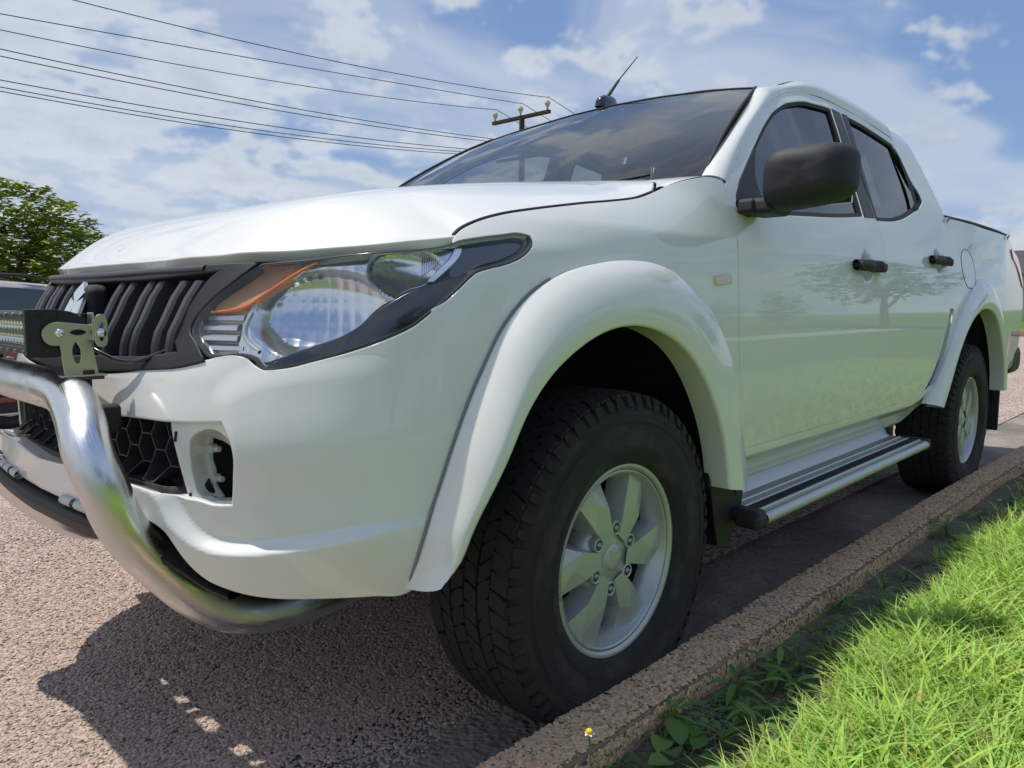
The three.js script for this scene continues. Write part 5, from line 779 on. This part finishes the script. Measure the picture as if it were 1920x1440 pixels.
for (const [z0, z1] of [[.60, .10], [-.05, -.55]]) { const w = new THREE.Group(); w.name = 'wiper'; truck.add(w); const p = (z, up) => { const q = WS(z / .755, .04 + up, .008); return q; };
  part('wiper_blade', tube([p(z0, .012), p((z0 + z1) / 2, .006), p(z1, 0)], .0045, 20, 8), mPlastic, w); part('wiper_arm', tube([p(z0 + .02, -.03), p((z0 + z1) / 2 + .1, .01), p((z0 + z1) / 2, .012)], .0055, 20, 8), mPlastic, w); }
{ const c = new THREE.Group(); c.name = 'cabin'; truck.add(c); const mTrim = std([.02, .02, .021], .85), mSeat = std([.03, .03, .032], .9), mLiner = std([.62, .61, .58], .9);
  part('cowl', joined([sheet(range(-.76, .76, 16).map((z) => [[.36, 1.25, z], [.42, 1.235, z], [.50, 1.255 + .03 * Math.abs(z), z], [.60, 1.27, z]]))]), mPlastic, c);
  part('dashboard', joined([box(.88, 1.13, 0, .42, .22, 1.40, .06), box(.62, 1.20, 0, .30, .08, 1.36, .03), box(1.06, 1.24, -.36, .16, .07, .36, .03)]), mTrim, c);
  part('steering_wheel', joined([new THREE.TorusGeometry(.185, .016, 10, 40).rotateY(Math.PI / 2).rotateZ(.42).translate(1.22, 1.19, -.36), rod([1.05, 1.12, -.36], [1.21, 1.185, -.36], .03, 12), box(1.215, 1.187, -.36, .04, .05, .34, .015)]), mTrim, c);
  for (const [x, z] of [[1.42, .36], [1.42, -.36]]) part('seat', joined([box(x, .86, z, .50, .14, .50, .06), box(x + .25, 1.18, z, .15, .58, .50, .07).applyMatrix4(new THREE.Matrix4()), box(x + .30, 1.54, z, .10, .18, .26, .045), rod([x + .28, 1.40, z - .06], [x + .29, 1.50, z - .06], .007), rod([x + .28, 1.40, z + .06], [x + .29, 1.50, z + .06], .007)]), mSeat, c);
  part('rear_seat', joined([box(2.12, .86, 0, .46, .14, 1.30, .06), box(2.38, 1.16, 0, .12, .52, 1.30, .06), box(2.40, 1.46, .36, .09, .14, .24, .04), box(2.40, 1.46, -.36, .09, .14, .24, .04)]), mSeat, c);
  part('floor', box(1.5, .60, 0, 2.0, .06, 1.60), mTrim, c); part('firewall', box(.50, .93, 0, .04, .60, 1.46), mDark, c);
  part('roof_lining', sheet(range(-.58, .58, 8).map((z) => range(1.22, 2.40, 8).map((x) => [x, 1.725 + .05 * Math.sin((x - 1.1) / 1.4 * 3.14) - .10 * z * z, z]))), mLiner, c);
  part('rear_wall', joined([box(2.50, .98, 0, .04, .64, 1.56), box(2.36, 1.69, 0, .05, .09, 1.10), ...[1, -1].map((s) => sheet([[[2.53, 1.29, s * .80], [2.36, 1.72, s * .62]], [[2.53, 1.29, s * .60], [2.36, 1.72, s * .50]]]))]), mPaint, c);
  part('rear_glass', sheet([[[2.525, 1.29, -.62], [2.37, 1.68, -.52]], [[2.545, 1.29, 0], [2.385, 1.68, 0]], [[2.525, 1.29, .62], [2.37, 1.68, .52]]]), mTint, c);
  part('interior_mirror', box(1.13, 1.60, 0, .02, .06, .22, .015), mTrim, c);
  part('engine_cover', joined([box(-.10, .92, 0, .80, .22, 1.0, .05), box(-.60, .90, 0, .04, .16, .90, .01)]), mDark, c); }
{ const c = new THREE.Group(); c.name = 'chassis'; truck.add(c); for (const s of [1, -1]) part('chassis_rail', box(1.8, .52, s * .42, 4.9, .14, .08, .01), mDark, c); part('front_axle', joined([rod([0, .384, -.64], [0, .384, .64], .035, 12), box(0, .40, .45, .2, .06, .3, .02), box(0, .40, -.45, .2, .06, .3, .02)]), mDark, c); part('rear_axle', joined([rod([3, .384, -.64], [3, .384, .64], .045, 12), new THREE.SphereGeometry(.15, 16, 12).translate(3, .384, 0)]), mDark, c); part('gearbox', box(1.0, .52, 0, 1.2, .22, .34, .06), mDark, c); part('fuel_tank', box(2.0, .50, -.55, 1.0, .22, .34, .05), mDark, c); part('exhaust', tube([[.4, .42, .2], [1.5, .40, .22], [2.6, .42, .24], [3.4, .5, .3], [4.3, .46, .5]], .03, 40, 10), mRust, c); part('body_floor', box(1.5, .565, 0, 2.1, .02, 1.55), mDark, c); }
const LINES = [[[7.21, 9.99], [18.14, 10.35], [28.9, 11.28], -24.45, 1], [[5.64, 9.64], [14.01, 10.19], [28.9, 11.28], -26.25, 1], [[6.12, 9.72], [15.09, 10.06], [28.9, 11.28], -28.15, 1], [[5.29, 8.26], [13.31, 8.28], [24.88, 8.77], -25, 0], [[5.43, 8.22], [13.63, 8.25], [25.47, 8.8], -25.6, 0], [[5.54, 7.67], [13.94, 7.77], [24.79, 8.4], -26.2, 0], [[5.67, 7.6], [14.26, 7.69], [25, 8.38], -26.8, 0], [[5.81, 7.61], [14.58, 7.69], [25.19, 8.38], -27.4, 0]];
// ---------- leaves, plants, trees ----------
function leafShape(len, wid, fold = .25, droop = .3, n = 4, tip = 1.6) { const pos = [], idx = []; for (let i = 0; i <= n; i++) { const t = i / n, w = wid / 2 * Math.pow(Math.sin(Math.PI * Math.pow(t, tip > 1 ? .8 : 1)), .8) + .0006, y = -droop * len * t * t, x = len * t; pos.push(x, y + w * fold, -w, x, y, 0, x, y + w * fold, w); if (i < n) { const a = i * 3; idx.push(a, a + 1, a + 3, a + 3, a + 1, a + 4, a + 1, a + 2, a + 4, a + 4, a + 2, a + 5); } } return geo(pos, idx); }
function limbs(r, base, top, rad, depth = 2) {     // tapered limbs as one mesh, and the points where foliage hangs
  const out = [], tips = [];
  const grow = (a, b, ra, d) => { const m = [lerp(a[0], b[0], .5) + (r() - .5) * .12 * d, lerp(a[1], b[1], .5), lerp(a[2], b[2], .5) + (r() - .5) * .12 * d]; out.push(rod(a, m, ra, 8, ra * .8), rod(m, b, ra * .8, 8, ra * .55)); tips.push(b); if (d <= 0) return; const L = Math.hypot(b[0] - a[0], b[1] - a[1], b[2] - a[2]), k = 3 + Math.floor(r() * 2), o = r() * 6.28; for (let i = 0; i < k; i++) { const an = o + i * 6.283 / k, s = d > 0 ? m : b, up = .45 + .5 * r(), len = L * (.55 + .25 * r()); const st = i % 2 ? b : m; grow(st, [st[0] + Math.cos(an) * len * .75, st[1] + len * up, st[2] + Math.sin(an) * len * .75], ra * .5, d - 1); } };
  grow(base, top, rad, depth); return { g: joined(out), tips };
}
function tree(name, label, group, pos, { h, w, d = w, low = .25, leaf = .11, n = 900, per = 7, col = [.11, .17, .03], seed = 1, trunk = .09 }) {
  const r = rng(seed), t = thing(name, label, 'tree', group, pos), L = limbs(r, [0, 0, 0], [(r() - .5) * .2, h * .45, (r() - .5) * .2], trunk, 2);
  part('trunk', L.g, std([.16, .12, .09], .9), t);
  const ls = leafShape(leaf, leaf * .5, .3, .35, 3), pos2 = ls.attributes.position.array, id = ls.index.array, P = [], I = [], C = [], q = new THREE.Quaternion(), E = new THREE.Euler(), v = new THREE.Vector3();
  for (let i = 0; i < n; i++) { // clusters spread through an uneven crown, denser in lumps
    let x, y, z, k = 0; do { const a = r() * 6.283, b = Math.acos(2 * r() - 1), f = Math.pow(r(), .42); x = Math.sin(b) * Math.cos(a) * f; y = Math.cos(b) * f; z = Math.sin(b) * Math.sin(a) * f; k++; } while (k < 12 && (fbm(x * 2.6 + seed, y * 2.6 + z * 1.7, z * 2.6, 3) < .36 || Math.hypot(x, y, z) > .68 + .6 * fbm(x * 3.1 + 5, y * 3.1, z * 3.1 + seed, 2)));
    const c = [x * w, lerp(h * low, h, (y + 1) / 2), z * d], len = Math.hypot(x, y, z) || 1, tilt = r() * 6.28, vv = .65 + .6 * r();
    for (let j = 0; j < per; j++) { E.set((r() - .5) * .8, tilt + j * 6.283 / per + (r() - .5) * .4, .15 + .55 * r(), 'YXZ'); q.setFromEuler(E); const s = .7 + .6 * r(), b0 = P.length / 3; for (let m = 0; m < pos2.length; m += 3) { v.set(pos2[m], pos2[m + 1], pos2[m + 2]).multiplyScalar(s).applyQuaternion(q); P.push(c[0] + v.x, c[1] + v.y + (j % 3) * leaf * .25, c[2] + v.z); C.push(col[0] * vv * (.85 + .4 * (j % 3) / 2), col[1] * vv, col[2] * vv); } for (const m of id) I.push(b0 + m); } }
  const g = geo(P, I); g.setAttribute('color', new THREE.Float32BufferAttribute(C, 3)); const o = part('crown', g, phy([1, 1, 1], .45, { vertexColors: true, transmission: .22, thickness: 0, ior: 1.35 }), t); o.userData.kind = 'stuff'; return t;
}
tree('broadleaf_tree', 'leafy green small tree behind the parked wagon', undefined, [2.0, -.15, -12.3], { h: 2.95, w: 1.65, d: 1.4, low: .1, leaf: .13, n: 1700, per: 7, col: [.28, .37, .055], seed: 4 });
// trees, hedge and house on the camera's side of the street: what the truck's paint and glass mirror
tree('shade_tree', 'tall dark green tree at the end of the lawn beside the house', 'trees on the lawn side', [-5, .1, 14], { h: 8, w: 3.6, leaf: .3, n: 700, per: 6, col: [.07, .11, .03], seed: 7, trunk: .2 });
tree('shade_tree', 'wide dark green tree beyond the drive end of the house', 'trees on the lawn side', [22, .1, 25], { h: 7, w: 4.2, leaf: .3, n: 750, per: 6, col: [.07, .115, .03], seed: 8, trunk: .22 });
tree('shade_tree', 'tall tree rising behind the house roof', 'trees on the lawn side', [7, .1, 27], { h: 11, w: 5, leaf: .38, n: 700, per: 6, col: [.065, .105, .028], seed: 9, trunk: .28 });
tree('shade_tree', 'rounded green tree on the lawn far past the house', 'trees on the lawn side', [30, .1, 10], { h: 6, w: 3.4, leaf: .3, n: 600, per: 6, col: [.075, .12, .03], seed: 12, trunk: .2 });
tree('shrub', 'low round shrub against the house wall', undefined, [1.5, .1, 13.4], { h: 1.6, w: 1.1, low: .05, leaf: .12, n: 420, per: 6, col: [.08, .13, .03], seed: 15, trunk: .04 });
[[-1.5, 12.6], [12.6, 12.2], [15.2, 12.9], [18.4, 12.4], [21.6, 13.0], [25.2, 12.2]].forEach(([x, z], i) => tree('shrub', 'rounded hedge shrub in the row along the back of the lawn', 'hedge shrubs along the lawn', [x, .1, z], { h: 1.7 + .5 * (i % 3), w: 1.5, d: 1.0, low: .05, leaf: .16, n: 300, per: 6, col: [.08, .13, .035], seed: 40 + i, trunk: .05 }));
{ const h = thing('house', 'single storey beige rendered house with a grey hipped roof across the lawn', 'house', undefined, [6.5, .1, 18.5]), mW = std([.58, .51, .41], .9), mR = std([.16, .155, .15], .7), mF = std([.7, .7, .68], .5), mGl = phy([.05, .06, .07], .08, { clearcoat: 1 });
  part('wall', box(0, 1.35, 0, 13, 2.7, 8, .01), mW, h);
  const e = 7.1, f = 4.7, pos = [-e, 2.68, -f, e, 2.68, -f, e, 2.68, f, -e, 2.68, f, -3, 4.5, 0, 3, 4.5, 0]; const rf = geo(pos, [0, 5, 1, 0, 4, 5, 1, 5, 2, 2, 5, 4, 2, 4, 3, 3, 4, 0]).toNonIndexed(); rf.computeVertexNormals(); part('roof', rf, mR, h); part('fascia', joined([box(0, 2.62, -4.66, 14.2, .16, .05), box(0, 2.62, 4.66, 14.2, .16, .05), box(-7.06, 2.62, 0, .05, .16, 9.3), box(7.06, 2.62, 0, .05, .16, 9.3)]), mF, h);
  for (const x of [-4.6, -1.4, 3.4]) { const w = part('window', box(x, 1.5, -4.01, 1.7, 1.2, .06), mF, h); part('pane', box(x - .41, 1.5, -4.05, .74, 1.06, .02), mGl, w); part('pane', box(x + .41, 1.5, -4.05, .74, 1.06, .02), mGl, w); }
  const d = part('door', box(1.2, 1.05, -4.02, .9, 2.1, .07), std([.22, .12, .07], .5), h); part('handle', box(1.52, 1.0, -4.08, .03, .12, .04), mChrome, d); }
solo('driveway', strip([-16, -3, 4, 30], [8.6, 9.2, 9.8], () => .121), std([.46, .42, .36], .9), { kind: 'structure' });
// ---------- weeds between kerb and lawn ----------
const mWeed = leafMat([.13, .24, .055], .3), mWeedPale = leafMat([.2, .31, .08], .3), mStem = std([.12, .17, .05], .7);
const lBroad = leafShape(.062, .042, .22, .35, 5, 1), lNarrow = leafShape(.055, .011, .3, .5, 4, 1), lSmall = leafShape(.026, .012, .3, .3, 3, 1);
function weed(x, z, kind, k, seed, label) {
  const r = rng(seed), t = thing('weed', label, 'weed', 'weeds between kerb and lawn', [x, soilY(x, z) - .003, z]), n = kind === 'broad' ? 7 : kind === 'narrow' ? 12 : 14, sh = kind === 'broad' ? lBroad : kind === 'narrow' ? lNarrow : lSmall;
  const stems = []; for (let i = 0; i < n; i++) { const a = i * 2.4 + r(), up = kind === 'broad' ? .012 + .02 * r() : .01 + .035 * r(), d = kind === 'narrow' ? .004 + .01 * r() : .012 + .045 * r(), p = [Math.cos(a) * d * k, up * k, Math.sin(a) * d * k]; stems.push(tube([[0, 0, 0], [p[0] * .4, p[1] * .8, p[2] * .4], p], .0011 * k, 4, 5)); const m = part('leaf', sh, r() < .75 ? mWeed : mWeedPale, t); m.position.set(...p); m.rotation.set((r() - .5) * .5, -a, .15 + .6 * r(), 'YXZ'); m.scale.setScalar(k * (.6 + .55 * r())); }
  part('stem', joined(stems), mStem, t); return t;
}
weed(-.085, 1.045, 'broad', 1.0, 2, 'broad leaved weed sprawling against the foot of the kerb'); weed(-.03, 1.024, 'narrow', 1.1, 3, 'narrow leaved weed tuft growing out of the kerb foot'); weed(-.12, 1.118, 'broad', .95, 4, 'broad leaved weed at the lawn edge by the kerb end');
weed(-.217, 1.03, 'small', .7, 5, 'tiny weed seedling at the kerb foot near the yellow flower');
{ const r = rng(44); [[.171, 1.072], [.252, 1.084], [.202, 1.171], [.33, 1.10], [.427, 1.112], [.512, 1.158], [.888, 1.035], [1.184, 1.07], [.791, 1.168], [.041, 1.187], [-.023, 1.148], [1.312, 1.096], [1.923, 1.06], [.6, 1.11], [1.0, 1.12], [1.5, 1.09], [.70, 1.06], [.10, 1.13], [.30, 1.15], [.45, 1.06], [2.3, 1.09], [2.7, 1.13]].forEach(([x, z], i) => weed(x, z, i % 3 === 1 ? 'small' : 'narrow', .8 + .6 * r(), 60 + i, 'small spreading green weed in the damp soil beside the kerb')); }
{ const r = rng(90), g = new THREE.CircleGeometry(.0042, 6).rotateX(-Math.PI / 2), m = new THREE.InstancedMesh(g, leafMat([.2, .25, .13], .2), 2600), M = new THREE.Matrix4(), Q = new THREE.Quaternion(), E = new THREE.Euler(); m.name = used('ground_cover'); m.userData = { kind: 'stuff', label: 'patch of tiny grey green leaves covering the soil by the kerb', category: 'ground cover' };
  for (let i = 0; i < 2600; i++) { const a = r() * 6.283, f = Math.sqrt(r()) * (.8 + .35 * fbm(Math.cos(a) * 2, Math.sin(a) * 2, 3, 2)), x = .05 + Math.cos(a) * .13 * f, z = 1.075 + Math.sin(a) * .055 * f; E.set((r() - .5) * 1.2, r() * 6, (r() - .5) * 1.2); Q.setFromEuler(E); const s = .6 + .7 * r(); M.compose(new THREE.Vector3(x, soilY(x, z) + .004 + .012 * r(), z), Q, new THREE.Vector3(s, s, s)); m.setMatrixAt(i, M); } scene.add(m); }
{ const f = thing('flower', 'single small yellow flower with white petals on a thin stem before the kerb', 'flower', undefined, [-.402, .055, 1.092]);
  part('stem', tube([[0, 0, 0], [-.002, .07, .001], [.001, .13, 0], [-.003, .176, 0]], .0017, 20, 6), mStem, f);
  const top = [-.003, .180, 0]; part('flower_head', new THREE.IcosahedronGeometry(.0062, 1).scale(1, .85, 1).translate(...top), std([.85, .55, .02], .7), f);
  for (let i = 0; i < 5; i++) { const p = part('petal', leafShape(.009, .0055, .1, .3, 3, 1), std([.8, .8, .76], .6), f); p.position.set(top[0], top[1] - .003, top[2]); p.rotation.set(0, i * 1.257 + .4, .1, 'YXZ'); } }
// ---------- power line ----------
{ const mWood = std([.055, .042, .036], .9), mIns = std([.62, .55, .42], .35), mWire = std([.07, .075, .085], .6);
  const p = thing('utility_pole', 'dark wooden power pole with one crossarm and three insulators', 'pole', undefined, [28.9, -.2, -26.2]);
  part('pole_shaft', rod([0, 0, 0], [0, 10.7, 0], .19, 14, .14), mWood, p); part('crossarm', box(0, 10.78, -.1, .22, .17, 4.0, .02), mWood, p); part('crossarm', box(-.2, 8.7, 0, .14, .16, 3.2, .02), mWood, p);
  const tops = [[0, 1.75], [-.05, -.05], [.0, -1.95]]; for (const [x, z] of tops) { const ins = part('insulator', new THREE.LatheGeometry([[.0, .0], [.05, .0], [.05, .12], [.09, .16], [.10, .24], [.15, .28], [.15, .36], [.11, .40], [.11, .46], [.0, .47]].map(([a, b]) => new THREE.Vector2(a, b)), 14).translate(x, 10.87, z), mIns, p); }
  const wire = (pts, z, label) => { const g = tube(pts.map(([x, y]) => [x, y, z]), .017, 60, 5); solo('power_line', g, mWire, { label, category: 'power line', group: 'overhead power lines' }); };
  const quad = (a, b, c, x) => { const L = (p, q, r) => (x - q[0]) * (x - r[0]) / ((p[0] - q[0]) * (p[0] - r[0])); return a[1] * L(a, b, c) + b[1] * L(b, a, c) + c[1] * L(c, a, b); };
  const line = (a, b, c, z, label, x1 = c[0]) => wire(range(-14, x1, 24).map((x) => [x, quad(a, b, c, x)]), z, label);
  LINES.forEach(([a, b, c, z, top], i) => line(a, b, c, z, top ? ['upper wire tied to the insulator on the street end of the crossarm', 'upper wire tied to the insulator above the pole', 'upper wire tied to the insulator on the field end of the crossarm'][i] : 'thin lower wire of the power line', top ? c[0] : 29));
  for (const [z, y] of [[-24.45, 11.32], [-26.25, 11.32], [-28.15, 11.32]]) wire([[28.9, y], [36, y - 1.5], [46, y - 3], [60, y - 3.6], [80, y - 1]], z, 'wire running on from the pole behind the truck'); }
// ---------- parked wagon across the road ----------
{ const yg = roadY(-7.2), c = thing('parked_car', 'dark red wagon with black roof rails parked across the road', 'car', undefined, [0, yg, -7.25]);
  const mBody = phy([.20, .022, .016], .4, { clearcoat: 1, clearcoatRoughness: .08 }), mCl = std([.02, .02, .02], .7), mG = phy([.02, .045, .05], .04, { clearcoat: 1 });
  const st = [[-3.15, .40, .60, .70], [-3.05, .28, .74, .80], [-2.6, .24, .86, .86], [-1.9, .22, .93, .87], [-1.0, .21, .95, .88], [.4, .21, .96, .88], [1.1, .24, .97, .87], [1.35, .34, .95, .82], [1.42, .5, .85, .72]];
  const sec = ([x, y0, y1, w]) => [[y0, -w * .9], [y0 + .04, -w], [lerp(y0, y1, .5), -w - .015], [y1 - .06, -w], [y1, -w * .94], [y1 + .01, 0], [y1, w * .94], [y1 - .06, w], [lerp(y0, y1, .5), w + .015], [y0 + .04, w], [y0, w * .9]].map(([y, z]) => [x, y, z]);
  part('body', joined([sheet(st.map(sec)), sheet([sec(st[0]), sec(st[0]).map((p) => [p[0] + .02, .5, 0])]), sheet([sec(st[8]), sec(st[8]).map((p) => [p[0] - .02, .65, 0])])]), mBody, c);
  for (const s of [1, -1]) { part('sill_cladding', box(-.9, .22, s * .875, 3.2, .10, .05, .02), mCl, c); part('trim_strip', box(-.9, .17, s * .90, 3.2, .018, .012, .004), std([.6, .6, .58], .3, { metalness: .8 }), c); }
  const gh = [[-2.15, .94, .94, .80], [-1.35, .94, 1.33, .64], [-.6, .94, 1.385, .645], [.5, .94, 1.385, .645], [1.05, .94, 1.345, .63], [1.3, .94, .98, .78]];
  const gs = ([x, y0, y1, w], k = 0) => [[y0, -.81], [lerp(y0, y1, .88), -lerp(.81, w, .88)], [y1, -w], [y1 + .03, -w * .6], [y1 + .04, 0], [y1 + .03, w * .6], [y1, w], [lerp(y0, y1, .88), lerp(.81, w, .88)], [y0, .81]].map(([y, z]) => [x, y, z]);
  part('roof', sheet(gh.slice(1, 5).map((g) => gs(g).slice(1, 8))), phy([.42, .40, .39], .3, { clearcoat: 1 }), c);
  for (const s of [1, -1]) { const W = [[-1.95, -.85], [-.75, -.02], [.06, 1.02]]; const top = (x) => pchip([-2.1, -1.35, -.6, .5, 1.05, 1.28], [.96, 1.285, 1.335, 1.335, 1.30, 1.0])(x), wz = (y) => lerp(.81, .65, clamp((y - .94) / .42, 0, 1));
    for (const [a, b] of W) { const p = range(a, b, 10); part('side_window', sheet([p.map((x) => [x, .955, s * wz(.955)]), p.map((x) => [x, Math.max(.958, top(x)), s * wz(top(x))])]), mG, c); }
    for (const [a, b] of [[-.85, -.75], [-.02, .06], [1.02, 1.26]]) part('pillar', sheet([[[a, .94, s * .808], [a, top(a), s * wz(top(a))]], [[b, .94, s * .808], [b, Math.max(.96, top(b)), s * wz(top(b))]]]), mCl, c);
    part('roof_rail', joined([tube([[-1.2, 1.395, s * .60], [-1.1, 1.445, s * .60], [-.4, 1.462, s * .60], [.5, 1.455, s * .60], [.92, 1.43, s * .60], [1.0, 1.38, s * .60]], .015, 50, 8)]), mCl, c); }
  part('windscreen', sheet([[[-2.1, .95, -.78], [-1.4, 1.325, -.62]], [[-2.2, .955, 0], [-1.48, 1.36, 0]], [[-2.1, .95, .78], [-1.4, 1.325, .62]]]), mG, c); part('rear_window', sheet([[[1.29, .98, -.74], [1.07, 1.335, -.6]], [[1.33, .98, 0], [1.10, 1.37, 0]], [[1.29, .98, .74], [1.07, 1.335, .6]]]), mG, c);
  for (const x of [-2.35, .55]) for (const s of [1, -1]) { const w = part('wheel', new THREE.TorusGeometry(.23, .085, 12, 32).scale(1, 1, 1.2).translate(x, .315, s * .80), mRubber, c); part('wheel_disc', new THREE.CylinderGeometry(.19, .19, .1, 24).rotateX(Math.PI / 2).translate(x, .315, s * .82), mAlloy, w); }
  for (const s of [1, -1]) { part('tail_lamp', box(1.36, .80, s * .70, .08, .22, .14, .03), phy([.4, .01, .01], .2, { clearcoat: 1 }), c); part('headlamp', box(-3.06, .66, s * .56, .1, .12, .26, .04), mChrome, c); } }
// ---------- end of the street ----------
tree('shrub', 'brown green hedge bush at the end of the street', undefined, [52, .1, -9.5], { h: 2.0, w: 2.4, d: 1.6, low: .05, leaf: .2, n: 420, per: 6, col: [.12, .13, .05], seed: 21, trunk: .06 });
{ const h = thing('distant_house', 'low pale house with dark roof at the far end of the street', 'house', undefined, [64, .1, -12]); part('wall', box(0, 1.5, 0, 8, 3, 12, .02), std([.55, .5, .44], .9), h); const r = geo([-4.6, 3, -6.6, 4.6, 3, -6.6, 4.6, 3, 6.6, -4.6, 3, 6.6, 0, 4.8, -3, 0, 4.8, 3], [0, 1, 4, 1, 2, 5, 1, 5, 4, 2, 3, 5, 3, 0, 4, 3, 4, 5]).toNonIndexed(); r.computeVertexNormals(); part('roof', r, std([.07, .06, .06], .8), h); part('window', box(-4.02, 1.6, 2, .06, 1.1, 1.6), phy([.05, .06, .07], .1), h); }
scene.traverse((o) => { if (o.isMesh) { o.castShadow = o.receiveShadow = true; } });
renderer.render(scene, camera);
